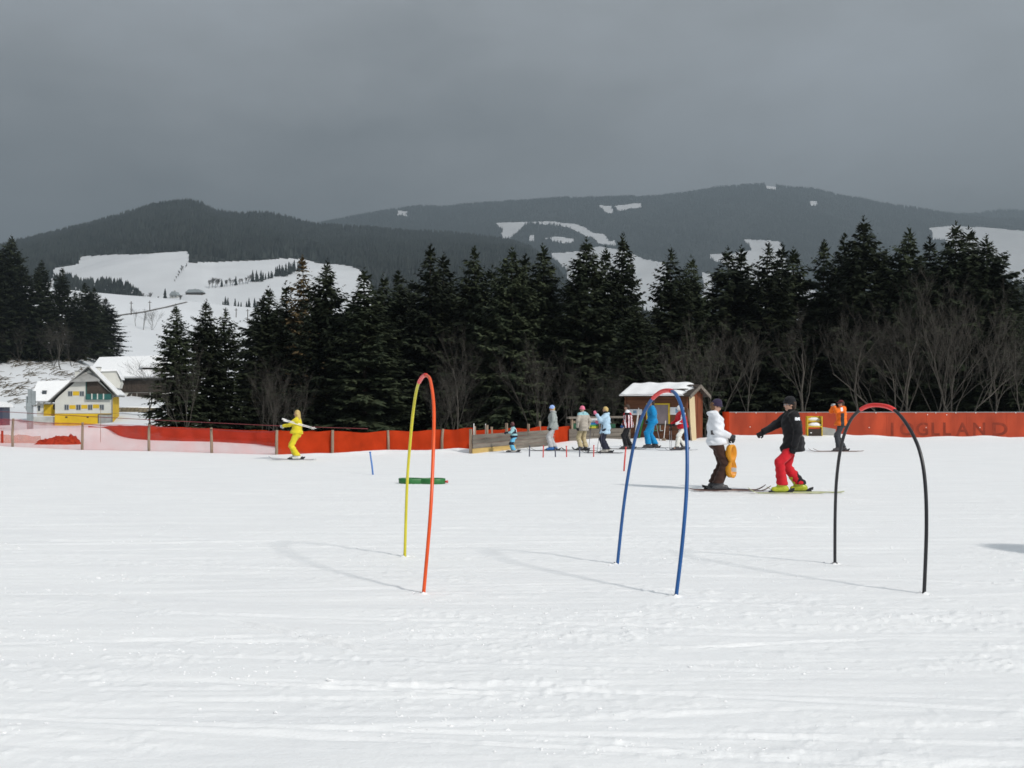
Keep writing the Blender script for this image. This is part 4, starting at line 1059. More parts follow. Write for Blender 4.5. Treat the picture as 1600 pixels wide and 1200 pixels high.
for i in range(6):
    x, y, zb, zt = tops[i]; pts.append((x, y - .06, zt - .06))
    if i < 5: x2, y2, _, zt2 = tops[i+1]; pts.append(((x+x2)/2, (y+y2)/2 - .06, (zt+zt2)/2 - .10))
mb.tube(pts, .011, 5).build('rope', M['rope'], nf)
# dense net behind, closing in on the fence from the back
bn = thing('dense_net_fence', 'dense dark orange net running behind the open net and past the plank barrier', 'fence', (0, 0, 0))
DN = [(138, 665.5, 58.5, None), (185, 664, 53, None), (233, 664, 49.5, None), (331, 668, 47.5, None), (400, 671, 44.8, None), (440, 672, 41.2, None), (488, 672.5, 36.8, None), (519, 672, 35.6, None)]
dn = []
for (px, pt, Y, _) in DN:
    x = (px - 800) / F * Y; dn.append((x, Y, ground(x, Y), EYE + (HZ - pt) * Y / F))
for i in range(len(dn) - 1): net_panel(dn[i], dn[i+1], 'net', M['net_dense'], bn, seed=20 + i, n=16)
DN2 = [(742, 671, 38.2), (800, 668, 41.2), (843, 666, 44.2), (897, 665, 48.0)]
dn = []
for (px, pt, Y) in DN2:
    x = (px - 800) / F * Y; dn.append((x, Y, ground(x, Y), EYE + (HZ - pt) * Y / F))
    if px > 750:
        MB().tube([(x, Y + .12, dn[-1][2] - .3), (x + .02, Y + .12, dn[-1][3] + .22)], .05, 7).build('post', M['post'], bn, True)
for i in range(3): net_panel(dn[i], dn[i+1], 'net', M['net_dense'], bn, seed=30 + i, n=16)
x, Y = (768 - 800) / F * 39.4, 39.4
MB().tube([(x, Y + .12, -.3), (x, Y + .12, EYE + (HZ - 667) * Y / F)], .05, 7).build('post', M['post'], bn, True)

# rope of the tow lift
pts = catmull([at(-160, 634, 47), at(0, 643, 43), at(160, 652, 40), at(320, 660, 37.5), at(440, 665.5, 36), at(575, 670, 36.5)], 6)
o = MB().tube(pts, .012, 5).build('tow_rope', M['rope']); tag(o, 'dark red tow rope stretched just above the orange net fence', 'rope')

# crumpled net pile behind the open net
def net_pile(name, px, py, Y, w, d, h, seed, label):
    p = at(px, py, Y); n = 34; V = []
    g0 = ground(p.x, Y)
    for i in range(n):
        for j in range(n):
            a, b = i/(n-1)*2-1, j/(n-1)*2-1
            rr = max(0, 1 - (a*a)**1.2) * max(0, 1 - b*b)
            x = a*w/2 + .16*float(vnoise(np.array([i*.35+seed]), np.array([j*.4]), 3)[0]); y = b*d/2 + .16*float(vnoise(np.array([i*.4]), np.array([j*.35+seed]), 4)[0])
            z = h * rr**.6 * (.55 + .9*(float(fbm(np.array([i*.22+seed]), np.array([j*.25]), 3, 5)[0]) + .5)) + .05*abs(float(vnoise(np.array([i*.8]), np.array([j*.9+seed]), 6)[0]))
            V.append((x, y, z))
    Fc = [(i*n+j, (i+1)*n+j, (i+1)*n+j+1, i*n+j+1) for i in range(n-1) for j in range(n-1)]
    o = obj(name, np_mesh(name, V, Fc, M['net_pile']), None, (p.x, Y, g0 - .06)); tag(o, label, 'net pile'); return o
net_pile('crumpled_net', 92, 694, 44.6, 1.85, .9, .36, 1, 'crumpled heap of orange net lying in the snow behind the left fence')
o = net_pile('crumpled_net', 113, 682, 47.5, .5, .45, .30, 5, 'small upright bunch of orange net behind the larger crumpled heap')
dn = []
for (px, pt, Y) in [(-80, 675, 46.5), (0, 677, 46.2), (30, 678, 46), (64, 681, 45.6)]:
    x = (px - 800) / F * Y; dn.append((x, Y, ground(x, Y), EYE + (HZ - pt) * Y / F))
sn = thing('sagging_net', 'pale orange low net strip sagging beside the crumpled heap at the left', 'net', (0, 0, 0))
for i in range(3): net_panel(dn[i], dn[i+1], 'net', net_mat('faded orange net', (0.75, 0.26, 0.10), 0.55, 0.5) if i == 0 else bpy.data.materials['faded orange net'], sn, seed=60+i, n=12)
MB().tube([(dn[1][0] + .2, 46, dn[1][2] - .2), (dn[1][0] + .2, 46, dn[1][3] + .12)], .05, 6).build('post', M['net_pile'], sn)

# ================================================================== PLANK BARRIER (middle)
def plank_barrier():
    A = at(738, 708.5, 36.0); B = at(868, 694.5, 43.6)
    A.z = ground(A.x, A.y); B.z = ground(B.x, B.y)
    d = (B - A); L = d.length; rz = math.atan2(d.y, d.x)
    root = thing('plank_barrier', 'grey weathered plank barrier behind the child in light blue', 'barrier', A, rz)
    dz = (B.z - A.z) / L
    hts = [(.0, .17), (.175, .33), (.335, .50), (.505, .66)]
    r_ = random.Random(9)
    for k, (z0, z1) in enumerate(hts):
        cuts = [0, L * .47, L * .96] if k % 2 == 0 else [0.02, L * .62, L * .98]
        for i in range(2):
            a, b = cuts[i], cuts[i+1] - .012
            if k == 0 and i == 1: z0_, z1_ = z0 - .03, z1
            else: z0_, z1_ = z0, z1
            q = MB(); j = r_.uniform(-.006, .006)
            q.hexa([(a, -.02 + j, z0_ + dz*a), (b, -.02 + j, z0_ + dz*b), (b, .012 + j, z0_ + dz*b), (a, .012 + j, z0_ + dz*a), (a, -.02 + j, z1_ + dz*a), (b, -.02 + j, z1_ + dz*b), (b, .012 + j, z1_ + dz*b), (a, .012 + j, z1_ + dz*a)])
            o = q.build('plank', M['plank_y'] if (k == 0 and i == 0) else M['plank'], root)
            if k == 0 and i == 0: o['label'] = 'yellowish bottom plank'
    for s, hgt in ((.03, .86), (1.4, .98), (3.2, 1.02), (5.4, .95), (L - .5, .80)):
        MB().box(s - .045, s + .045, .035, .12, -.3, hgt + dz * s).build('post', M['post'], root, bevel=.006)
    for s, hgt in ((.55, 1.05), (1.55, 1.02)):
        MB().tube([(s, .20, -.2), (s, .20, hgt)], .017, 6).build('thin_rod', M['p_white'], root)
plank_barrier()

def side_table():
    A = at(889, 693.5, 47.2); B = at(986, 689, 49.3)
    A.z = ground(A.x, A.y); B.z = ground(B.x, B.y)
    d = B - A; L = d.length; rz = math.atan2(d.y, d.x); k = 48 / F
    root = thing('plank_wall', 'low grey plank wall with an upper hand rail left of the hut', 'barrier', A, rz)
    for i, (z0, z1) in enumerate([(-.05, .17), (.18, .35), (.36, .55)]):
        for (a, b) in ((0, L * .55), (L * .556, L - .05)) if i != 1 else ((0, L * .38), (L * .386, L - .05)):
            MB().box(a, b, -.02, .015 + .004 * i, z0, z1).build('plank', M['plank'], root)
    for s in (.22, L * .5, L - .12): MB().box(s - .05, s + .05, .03, .13, -.3, 1.02).build('post', M['post'], root)
    MB().box(-.03, L * .52, -.04, .14, 1.02, 1.12).build('rail', M['plank'], root); MB().box(L * .525, L, -.03, .14, 1.03, 1.13).build('rail', M['plank'], root)
    # counter behind it with snow and painted boards
    t = thing('painted_counter', 'low counter with a snow covered top and blue, green and yellow painted front', 'counter', tuple(A + Vector((d.x, d.y, 0)).normalized() * .95 + Vector((0, .3, 0))), rz)
    for (z0, z1, m) in ((.56, .65, mat('yellow stripe', (.55, .50, .05), .6)), (.65, .73, mat('green stripe', (.08, .30, .06), .6)), (.73, .83, mat('blue stripe', (.02, .16, .38), .6))):
        MB().box(-.02, .95, -.02, .02, z0, z1).build('stripe_board', m, t)
    MB().box(1.05, 1.85, -.02, .02, .56, .76).build('green_board', mat('dark green board', (.02, .09, .05), .6), t)
    MB().box(-.8, -.25, -.02, .02, .5, .80).build('green_board', bpy.data.materials['dark green board'], t)
    MB().box(-.85, 1.9, .03, .42, -.2, .80).build('cabinet', M['darkwood'], t)
    MB().tube([(-.1, .2, .84), (.5, .22, .90), (1.0, .2, .86), (1.75, .2, .81)], [.13, .18, .16, .05], 8).build('snow_cover', M['snow_soft'], t, True)
side_table()

# ================================================================== HUT
def hut():
    p = at(1072, 690, 49.0); z0 = ground(p.x, p.y)
    root = thing('ski_hut', 'small brown plank hut with a white snow roof behind the blue hoop', 'hut', (p.x, p.y, z0), R(-30))
    W, D, H, HR = 3.15, 2.3, 2.22, 2.64      # the corner facing right front is the origin, front runs to -x
    r_ = random.Random(4)
    MB().box(-W + .02, -.02, .02, D - .02, -.3, H - .02).build('inner_wall', M['darkwood'], root)
    n = 9
    for i in range(n):                     # horizontal front boards
        a = H * i / n; b = H * (i + 1) / n - .012; j = r_.uniform(-.006, .006)
        MB().box(-W, 0, -.012 + j, .016, a - (.1 if i == 0 else 0), b).build('plank', M['hutwood'], root)
    for i in range(9):                     # upright gable boards
        a = D * i / 9; b = D * (i + 1) / 9 - .012; ym = (a + b) / 2
        ht = H + (HR - H) * (1 - abs(ym - D / 2) / (D / 2)) - .03; j = r_.uniform(-.004, .006)
        q = MB(); q.box(-.016, .012 + j, a, b, -.1, ht); q.build('gable_plank', M['gablewood'], root)
    q = MB(); q.add([(-W+.1, .05, H), (-W+.1, D-.05, H), (-W+.1, D/2, HR-.05), (-.03, .05, H), (-.03, D-.05, H), (-.03, D/2, HR-.05)], [(0,1,2), (5,4,3), (0,3,4,1), (1,4,5,2), (2,5,3,0)]); q.build('loft', M['darkwood'], root)
    for x in (-W - .03, -.05): MB().box(x, x + .10, -.045, .04, -.1, H).build('corner_post', M['hutwood'], root)
    # roof
    def slab(v, th, name, m, par):
        nn = (Vector(v[1]) - Vector(v[0])).cross(Vector(v[3]) - Vector(v[0])).normalized()
        if nn.z < 0: nn = -nn
        q = MB(); q.hexa(list(v) + [tuple(Vector(a) + nn * th) for a in v]); return q.build(name, m, par)
    s = (HR - H) / (D / 2); e = .32; gx = .32; gl = .22
    rf = slab([(-W - gl, -e, H - e*s), (gx, -e, H - e*s), (gx, D/2, HR), (-W - gl, D/2, HR)], .06, 'roof_front', M['darkwood'], root)
    rb = slab([(-W - gl, D + e, H - e*s), (gx, D + e, H - e*s), (gx, D/2 + .002, HR), (-W - gl, D/2 + .002, HR)], .06, 'roof_back', M['darkwood'], root)
    # snow blanket, thick, with a soft lower edge and an uneven right edge
    for (side, par) in ((0, rf), (1, rb)):
        V = []; nu, nv = 40, 14
        for i in range(nu):
            for j in range(nv):
                u = i/(nu-1); v_ = j/(nv-1)
                xe = gx - .30 - .10 * math.sin(v_ * 7) - .06 * math.sin(v_ * 17)
                x = (-W - gl + .02) + u * (xe + W + gl - .02); yy = -e - .02 + v_ * (D/2 + e + .02)
                zb = (H - e*s) + (yy + e) * s + .065
                edge = min(1, (1-u) * 12, u * 14, (v_ + .02) * 10)
                th = .11 * max(0, edge) ** .45 * (1 + .35 * float(vnoise(np.array([x*1.8]), np.array([yy*2]), 17)[0])) + .03 * math.sin(x * 3.3)**2
                V.append((x, yy if side == 0 else D - yy, zb + th))
        Fc = [(i*nv+j, (i+1)*nv+j, (i+1)*nv+j+1, i*nv+j+1) for i in range(nu-1) for j in range(nv-1)]
        # underside
        nV = len(V); V += [(x, y, z - .28 if False else ((H - e*s) + ((y if side == 0 else D - y) + e) * s + .062)) for (x, y, z) in V]
        Fc += [(a+nV, d_+nV, c+nV, b+nV) for (a, b, c, d_) in Fc[:]]
        rim = [i*nv for i in range(nu)] + [(nu-1)*nv + j for j in range(1, nv)] + [i*nv + nv-1 for i in range(nu-2, -1, -1)] + [j for j in range(nv-2, 0, -1)]
        Fc += [(rim[k], rim[(k+1) % len(rim)], rim[(k+1) % len(rim)] + nV, rim[k] + nV) for k in range(len(rim))]
        m = np_mesh('roof_snow', V, Fc, M['snow_soft']); obj('roof_snow', m, par)
    for (u, v_, a, b) in ((.985, .66, .30, .10), (.90, .28, .28, .09)):   # bare dark spots near the right end
        x = -W - gl + u * (W + gl + gx) ; yy = -e + v_ * (D/2 + e); zz = (H - e*s) + (yy + e) * s + .205
        q = MB(); q.plate([(a * math.cos(t*.524) * (1 + .15*math.sin(t*2)), b * math.sin(t*.524)) for t in range(12)], 0, .015)
        o = q.build('bare_patch', M['darkwood'], root, loc=(x - .15, yy, zz)); o.rotation_euler = (math.atan(s), 0, 0)
        q = MB(); q.box(-.75, -.2, -.02, .02, 0, .015); 
        if v_ < .4: q.build('bare_patch', M['darkwood'], root, loc=(x - .15, yy, zz + .01)).rotation_euler = (math.atan(s), 0, 0)
    # barge boards on the gable
    for sg in (0, 1):
        y0, y1 = (-e, D/2) if sg == 0 else (D + e, D/2)
        q = MB(); q.hexa([(gx, y0, H - e*s - .10), (gx + .03, y0, H - e*s - .10), (gx + .03, y1, HR - .10), (gx, y1, HR - .10), (gx, y0, H - e*s + .07), (gx + .03, y0, H - e*s + .07), (gx + .03, y1, HR + .07), (gx, y1, HR + .07)])
        q.build('barge_board', M['plank'], root)
    # serving hatch with yellow frame
    wx0, wx1, wz0, wz1 = -1.95, -.88, .80, 1.72
    hatch = MB().box(wx0, wx1, -.05, -.014, wz0, wz1).build('hatch', M['mauve'], root)
    fr = [(wx0 - .07, wx1 + .07, wz1, wz1 + .07), (wx0 - .07, wx1 + .07, wz0 - .07, wz0), (wx0 - .07, wx0, wz0, wz1), (wx1, wx1 + .07, wz0, wz1)]
    for (a, b, c, d_) in fr: MB().box(a, b, -.075, -.014, c, d_).build('frame', M['yellow'] if c != wz0 - .07 else M['darkwood'], hatch)
    # white notices
    for (a, b, c, d_) in ((-3.0, -2.25, 1.22, 1.50), (-.80, -.08, 1.24, 1.60)):
        sgn = MB().box(a, b, -.045, -.02, c, d_).build('notice', M['white_sign'], root)
        MB().box(a + .28, a + .30 + .16, -.048, -.0455, c + .08, d_ - .06).build('print', M['print'], sgn)
    # painted letter board below the hatch
    lb = MB().box(-2.02, -.80, -.06, -.03, .42, .74).build('letter_board', M['hutwood'], root)
    for txt, m, x0 in (('G', mat('grey white letter', (.45, .50, .48), .7), -1.98), ('U', mat('green letter', (.10, .30, .14), .7), -1.66), ('L', bpy.data.materials['grey white letter'], -1.34)):
        cu = bpy.data.curves.new('letter', 'FONT'); cu.body = txt; cu.size = .40; cu.extrude = .006
        to = bpy.data.objects.new('tmp', cu); C.objects.link(to); bpy.context.view_layer.update()
        me = bpy.data.meshes.new_from_object(to.evaluated_get(bpy.context.evaluated_depsgraph_get())); bpy.data.objects.remove(to)
        me.materials.clear(); me.materials.append(m); lo = obj('letter', me, lb, (x0, -.068, .45)); lo.rotation_euler = (R(90), 0, 0)
    # red pole at left corner
    MB().box(-W - .12, -W - .035, -.03, .03, -.1, .95).build('red_post', M['p_stake'], root)
    # things leaning on the hut
    Mw = root.matrix_basis.copy() if False else Matrix.Translation((p.x, p.y, z0)) @ Matrix.Rotation(R(-30), 4, 'Z')
    def place(o): o.matrix_world = Mw
    t = thing('plywood_sheet', 'tall pale plywood sheet leaning on the right gable of the hut', 'board', (0, 0, 0)); t.matrix_basis = Mw
    MB().hexa([(.14, .25, -.02), (.14, .98, -.02), (.17, .98, -.02), (.17, .25, -.02), (.045, .25, 2.12), (.045, .98, 2.12), (.075, .98, 2.12), (.075, .25, 2.12)]).build('sheet', M['ply'], t)
    def lean(name, label, cat, x0, y0, x1, y1, ht, wdt, m, grp=None):
        t = thing(name, label, cat, (0, 0, 0), 0, grp); t.matrix_basis = Mw
        a, b = Vector((x0, y0, -.02)), Vector((x1, y1, ht)); dd = (b - a).normalized(); sd = Vector((1, 0, 0)); sd = (sd - dd*sd.dot(dd)).normalized(); nn = dd.cross(sd)
        tip = b + dd * .12 - nn * .05
        q = MB(); v = []
        for c_, w_ in ((a, wdt), (a.lerp(b, .5), wdt * .8), (b, wdt)): 
            v += [c_ - sd*w_, c_ + sd*w_, c_ + sd*w_ + nn*.02, c_ - sd*w_ + nn*.02]
        v += [tip - sd*wdt*.3, tip + sd*wdt*.3, tip + sd*wdt*.3 + nn*.015, tip - sd*wdt*.3 + nn*.015]
        fs = [(0,1,2,3), (15,14,13,12)]
        for i in range(3):
            for k in range(4): fs.append((4*i+k, 4*i+(k+1) % 4, 4*i+4+(k+1) % 4, 4*i+4+k))
        q.add(v, fs); q.build('blade', m, t)
        q = MB(); c_ = a.lerp(b, .45); q.hexa([tuple(c_ + sd*sx + dd*dv + nn*nv_) for nv_ in (.02, .05) for (sx, dv) in ((-.03, -.12), (.03, -.12), (.03, .12), (-.03, .12))]); q.build('binding', M['p_black'], t)
    lean('ski', 'white ski leaning on the hut front, left of the blue suited man', 'ski', -2.5, -.40, -2.42, -.06, 1.45, .04, M['p_white'])
    lean('ski', 'greenish ski leaning low on the hut front by the white one', 'ski', -2.28, -.42, -2.2, -.06, 1.0, .045, M['p_green'])
    lean('ski', 'grey ski standing at the right end of the hut front', 'ski', -.20, -.34, -.24, -.06, 1.15, .035, M['steel'])
    lean('ski', 'brown wooden batten like ski leaning beside the plywood sheet', 'ski', .26, .02, .07, .08, 1.45, .035, M['post'])
    t = thing('shovel', 'grey snow shovel leaning on the letter board below the hatch', 'shovel', (0, 0, 0)); t.matrix_basis = Mw
    MB().tube([(-1.05, -.75, 0), (-1.55, -.10, 1.05)], .018, 6).build('handle', M['steel'], t)
    MB().hexa([(-1.72, -.12, .92), (-1.50, -.05, .92), (-1.52, -.02, .94), (-1.74, -.09, .94), (-1.80, -.10, 1.25), (-1.60, -.04, 1.25), (-1.61, -.02, 1.26), (-1.81, -.08, 1.26)]).build('blade', M['grey'], t)
    t = thing('broom', 'thin pale broom stick standing upright before the hut hatch', 'broom', (0, 0, 0)); t.matrix_basis = Mw
    MB().tube([(-.92, -.55, .05), (-1.0, -.09, .95)], .016, 6).build('handle', M['p_white'], t)
    MB().box(-1.0, -.84, -.60, -.50, 0, .12).build('brush', M['post'], t)
hut()

# ================================================================== RED WALL (right)
def red_wall():
    Y = 52.6; k = Y / F
    x0 = (1135 - 800) * k; x1 = (1760 - 800) * k
    root = thing('red_board_wall', 'long rust red board wall with faded lettering along the right edge of the piste', 'wall', (0, Y, 0))
    zt = EYE + (HZ - 643.5) * k
    n = 10; w = (x1 - x0) / n
    for i in range(n):
        MB().box(x0 + i*w, x0 + (i+1)*w - .006, 0, .04 + .004 * (i % 2), -.5, zt - .03).build('panel', M['wallred'], root)
    MB().box(x0, x1, -.008, .06, zt - .03, zt).build('top_edge', M['grey'], root)
    MB().tube([(x0 - .03, .02, -.5), (x0 - .03, .02, zt)], .17, 12).build('rolled_end', M['net_dense'], root, True)
    for i in range(22):
        px = 1150 + i * 31.2 
        x = (px - 800) * k; MB().tube([(x, -.03, zt - .05), (x, .0, zt - .05)], .025, 8).build('bolt', M['p_white'], root)
    for px, py in ((1358, 668), (1447, 668), (1531, 668), (1449, 645.8 + 2), (1479, 648), (1172, 667)):
        x = (px - 800) * k; z = EYE + (HZ - py) * k; MB().tube([(x, -.025, z), (x, .0, z)], .025, 8).build('bolt', M['p_white'], root)
    # back struts
    for i in range(n + 1): MB().box(x0 + i*w - .05, x0 + i*w + .05, .062, .16, -.5, zt - .05).build('strut', M['post'], root)
    # faded letters
    for ch, px in zip('JOGLLAND', (1394, 1417, 1441, 1461, 1479, 1504, 1530, 1562)):
        cu = bpy.data.curves.new('letter', 'FONT'); cu.body = ch; cu.size = .92; cu.extrude = .002; cu.offset = .022; cu.align_x = 'CENTER'; cu.resolution_u = 4
        to = bpy.data.objects.new('tmp', cu); C.objects.link(to); bpy.context.view_layer.update()
        me = bpy.data.meshes.new_from_object(to.evaluated_get(bpy.context.evaluated_depsgraph_get())); bpy.data.objects.remove(to)
        me.materials.clear(); me.materials.append(M['letter'])
        lo = obj('letter', me, root, ((px - 800) * k, -.004, EYE + (HZ - 680) * k)); lo.rotation_euler = (R(90), 0, 0)
        lo.scale = (1.0 if ch != 'D' else 1.25, 1, 1)
red_wall()

def stand():
    Y = 50.9; k = Y / F; p = at(1273, 682, Y); zg = ground(p.x, Y)
    root = thing('box_stand', 'yellow wooden stand with two snow covered shelves in front of the red wall', 'stand', (p.x, Y, zg), R(-8))
    H = (683 - 652) * k
    for x in (-.36, .33): MB().box(x, x + .045, -.02, .62, -.1, H if x > 0 else H * .98).build('side_panel', M['yellow'], root)
    MB().box(-.31, .325, -.015, .03, .02, .36).build('front_panel', M['darkwood'], root)
    MB().box(-.314, .329, -.02, .30, .44, .50).build('shelf', M['yellow'], root); MB().box(-.314, .329, .18, .60, .70, .76).build('shelf', M['yellow'], root)
    MB().box(-.314, .329, .26, .30, .51, .69).build('riser', M['yellow'], root)
    MB().box(-.36, .375, .56, .62, H - .12, H).build('back_rail', M['yellow'], root)
    for (z, y0, y1, hh) in ((.50, -.03, .26, .12), (.76, .22, .56, .11)):
        q = MB(); q.tube([(-.31, (y0+y1)/2, z + .02), (-.1, (y0+y1)/2, z + .05), (.12, (y0+y1)/2, z + .05), (.32, (y0+y1)/2, z + .02)], [hh * .6, hh, hh * 1.05, hh * .55], 10); q.build('snow_cover', M['snow_soft'], root, True)
    MB().box(-.22, -.14, -.03, -.016, .14, .19).build('label_plate', M['p_white'], root)
    t = thing('grey_board', 'grey board leaning askew against the right side of the yellow stand', 'board', (p.x + .43, Y + .15, zg), R(-6))
    MB().hexa([(0, 0, .0), (.62, 0, -.02), (.62, .02, -.02), (0, .02, 0), (-.02, .18, .46), (.68, .18, .34), (.68, .20, .34), (-.02, .20, .46)]).build('sheet', M['roofgrey'], t)
stand()

# ================================================================== HOOPS
def hoop(label, pts, cols, sleeve, r=.0165):
    """pts: photograph pixels with a distance each, from one foot over the top to the other"""
    P = [at(px, py, Y) for px, py, Y in pts]
    P[0].z = ground(P[0].x, P[0].y) - .12; P[-1].z = ground(P[-1].x, P[-1].y) - .12
    c = catmull(P, 14); n = len(c)
    base = (P[0] + P[-1]) / 2; base.z = 0
    root = thing('slalom_hoop', label, 'hoop', base, 0, 'bent hoops standing in the snow')
    c = [q - base for q in c]
    a, b = int(sleeve[0] * n), int(sleeve[1] * n)
    MB().tube(c[:a+2], r, 10).build('tube', cols[0], root, True).__setitem__('label', cols[2])
    MB().tube(c[b-2:], r, 10).build('tube', cols[1], root, True).__setitem__('label', cols[3])
    MB().tube(c[a-1:b+1], r * 1.28, 10).build('sleeve', M['p_red'], root, True)
    for q in (c[0], c[-1]):                      # little collar of pushed up snow at each foot
        mb = MB(); V = []
        for i in range(14):
            t = i * 2*math.pi/14; V += [(q.x + .028*math.cos(t), q.y + .028*math.sin(t), .012 + .010*math.sin(3*t+q.y)), (q.x + .12*math.cos(t)*(1+.4*math.sin(2*t+q.x)), q.y + .09*math.sin(t), -.025)]
        mb.add(V, [(2*i, 2*i+1, (2*i+3) % 28, (2*i+2) % 28) for i in range(14)])
        o = mb.build('snow_collar', M['snow'], root, True, loc=(0, 0, ground(q.x + base.x, q.y + base.y)))
hoop('hoop of one yellow and one orange tube with a red joint at the top', [(632, 868, 11.55), (636, 760, 11.5), (641, 690, 11.35), (646, 640, 11.15), (652, 605, 10.9), (660, 589, 10.6), (667, 587, 10.4), (673, 597, 10.15), (678, 640, 9.8), (676.5, 720, 9.5), (672, 810, 9.3), (660, 928, 9.2)],
     (M['p_yellow'], M['p_orange'], 'yellow tube', 'orange tube'), (.40, .535))
hoop('blue hoop with a red joint at the top, standing in front of the hut', [(963, 879, 11.0), (974, 795, 10.95), (985, 722, 10.85), (997, 668, 10.7), (1013, 632, 10.5), (1030, 614, 10.25), (1047, 610.5, 10.0), (1058, 619, 9.75), (1067, 645, 9.55), (1073, 690, 9.4), (1073, 760, 9.25), (1066, 850, 9.12), (1054, 933, 9.05)],
     (M['p_blue'], M['p_blue'], None, None), (.375, .515), .0175)
hoop('black hoop with a red joint at its top, before the red wall', [(1304.5, 883, 10.9), (1305, 800, 10.85), (1308, 740, 10.75), (1316, 690, 10.6), (1330, 655, 10.4), (1352, 636, 10.15), (1377, 633.5, 9.95), (1399, 642, 9.75), (1420, 668, 9.55), (1437, 705, 9.4), (1445.5, 755, 9.3), (1447.5, 830, 9.22), (1443, 928, 9.2)],
     (M['p_black'], M['p_black'], None, None), (.40, .575), .0165)

# short sticks in the snow
def stick(name, label, px, pb, pt, Y, dx, r, m, grp=None, knob=False):
    p = at(px, pb, Y); zg = ground(p.x, Y); h = (pb - pt) * Y / F
    t = thing(name, label, 'stick', (p.x, Y, zg), 0, grp)
    MB().tube([(0, 0, -.1), (dx * .5, 0, h / 2), (dx, 0, h)], [r, r, r * .9], 7).build('shaft', m, t, True)
    MB().tube([(dx, 0, h + .001), (dx * 1.02, 0, h + .03)], [r * 1.35, r * 1.1], 7).build('cap', m, t, True)
stick('marker_stick', 'blue stick leaning in the snow left of the yellow and orange hoop', 583.5, 741, 707, 25.0, -.08, .022, M['p_stick'])
stick('marker_stick', 'tall red stick leaning in the snow beside the blue hoop', 974.5, 735, 699, 26.5, .055, .022, M['p_stake'])
r_ = random.Random(2)
for px, pb, pt, m, lab in [(827, 714, 698, 'p_dstake', 'leftmost dark stake of the low row in front of the queue'), (848.5, 715, 698, 'p_stake', 'leftmost red stake of the low row in front of the queue'), (868, 714.5, 700, 'p_dstake', 'dark stake before the blue boots of the grey jacket'),
                      (885.5, 714.5, 698, 'p_stake', 'middle red stake of the low row, between blue hat and pink hat'), (905.5, 714, 699, 'p_dstake', 'dark stake before the boots of the person in the pink hat'), (927.5, 714, 697, 'p_stake', 'rightmost red stake of the low row, beside the crossed ski poles')]:
    stick('marker_stake', lab, px, pb, pt, gy(pb), r_.uniform(-.015, .015), .02, M[m], 'low row of stakes in front of the queue')

# snow toy: figure of eight shaped plastic shell
def eight_shape(L, wd, waist, n=40):
    P = []
    for i in range(n):
        t = 2 * math.pi * i / n; x = L / 2 * math.cos(t)
        wv = wd * (waist + (1 - waist) * abs(math.sin(2 * math.pi * min(.5, abs(x) / L) ))) 
        e = math.sqrt(max(0, 1 - (2 * x / L) ** 8)) if True else 1
        P.append((x, wv / 2 * (1 if math.sin(t) >= 0 else -1) * min(1, abs(math.sin(t)) * 2.4)))
    return P
def shell(mats, L=1.03, wd=.42, h=.13, waist=.42):
    out = eight_shape(L, wd, waist); n = len(out)
    inn = [(x * .90, y * .80) for x, y in out]
    V = [(x*.98, y*.97, 0) for x, y in out] + [(x, y, h) for x, y in out] + [(x, y, h) for x, y in inn] + [(x, y, h * .35) for x, y in inn] + [(0, 0, h * .35), (0, 0, 0)]
    Fs = []
    for k in range(3):
        for i in range(n): j = (i + 1) % n; Fs.append((k*n+i, k*n+j, (k+1)*n+j, (k+1)*n+i))
    for i in range(n): j = (i + 1) % n; Fs.append((3*n+i, 3*n+j, 4*n)); Fs.append((j, i, 4*n+1))
    mb = MB(); mb.add(V, Fs); return mb
p = at(658, 756.5, gy(756.5)); zg = ground(p.x, p.y + .2)
t = thing('plastic_marker', 'green plastic figure of eight tray lying on the snow behind the yellow and orange hoop', 'marker', (p.x, p.y + .2, zg - .015), R(-4))
shell(None).build('shell', M['p_green'], t, True).modifiers.new('b', 'BEVEL').width = .006
MB().tube([(.505, 0, .06), (.57, -.01, .06)], [.022, .03], 8).build('plug', M['p_stake'], t, True)

# ================================================================== PEOPLE
def smin(a, b, k):
    h = np.maximum(k - np.abs(a - b), 0) / k
    return np.minimum(a, b) - h * h * k * 0.25
def sdf_eval(prims, X, Y, Z):
    D = None
    for p in prims:
        t = p[0]
        if t == 'c':                       # tapered capsule a, b, ra, rb, blend, flatten
            _, a, b, ra, rb, k = p[:6]
            ax, ay, az = a; bx, by, bz = b[0]-ax, b[1]-ay, b[2]-az
            px, py, pz = X-ax, Y-ay, Z-az
            L2 = bx*bx+by*by+bz*bz+1e-9
            h = np.clip((px*bx+py*by+pz*bz)/L2, 0, 1)
            d = np.sqrt((px-bx*h)**2+(py-by*h)**2+(pz-bz*h)**2) - (ra+(rb-ra)*h)
        else:                              # ellipsoid centre, radii, blend, pitch about y, yaw about z
            _, c, r, k = p[:4]
            px, py, pz = X-c[0], Y-c[1], Z-c[2]
            if len(p) > 4 and p[4]:
                ca, sa = math.cos(p[4]), math.sin(p[4]); px, pz = px*ca-pz*sa, px*sa+pz*ca
            q0 = np.sqrt((px/r[0])**2+(py/r[1])**2+(pz/r[2])**2); q1 = np.sqrt((px/r[0]**2)**2+(py/r[1]**2)**2+(pz/r[2]**2)**2)+1e-9
            d = q0*(q0-1)/q1
        D = d if D is None else smin(D, d, k)
    return D
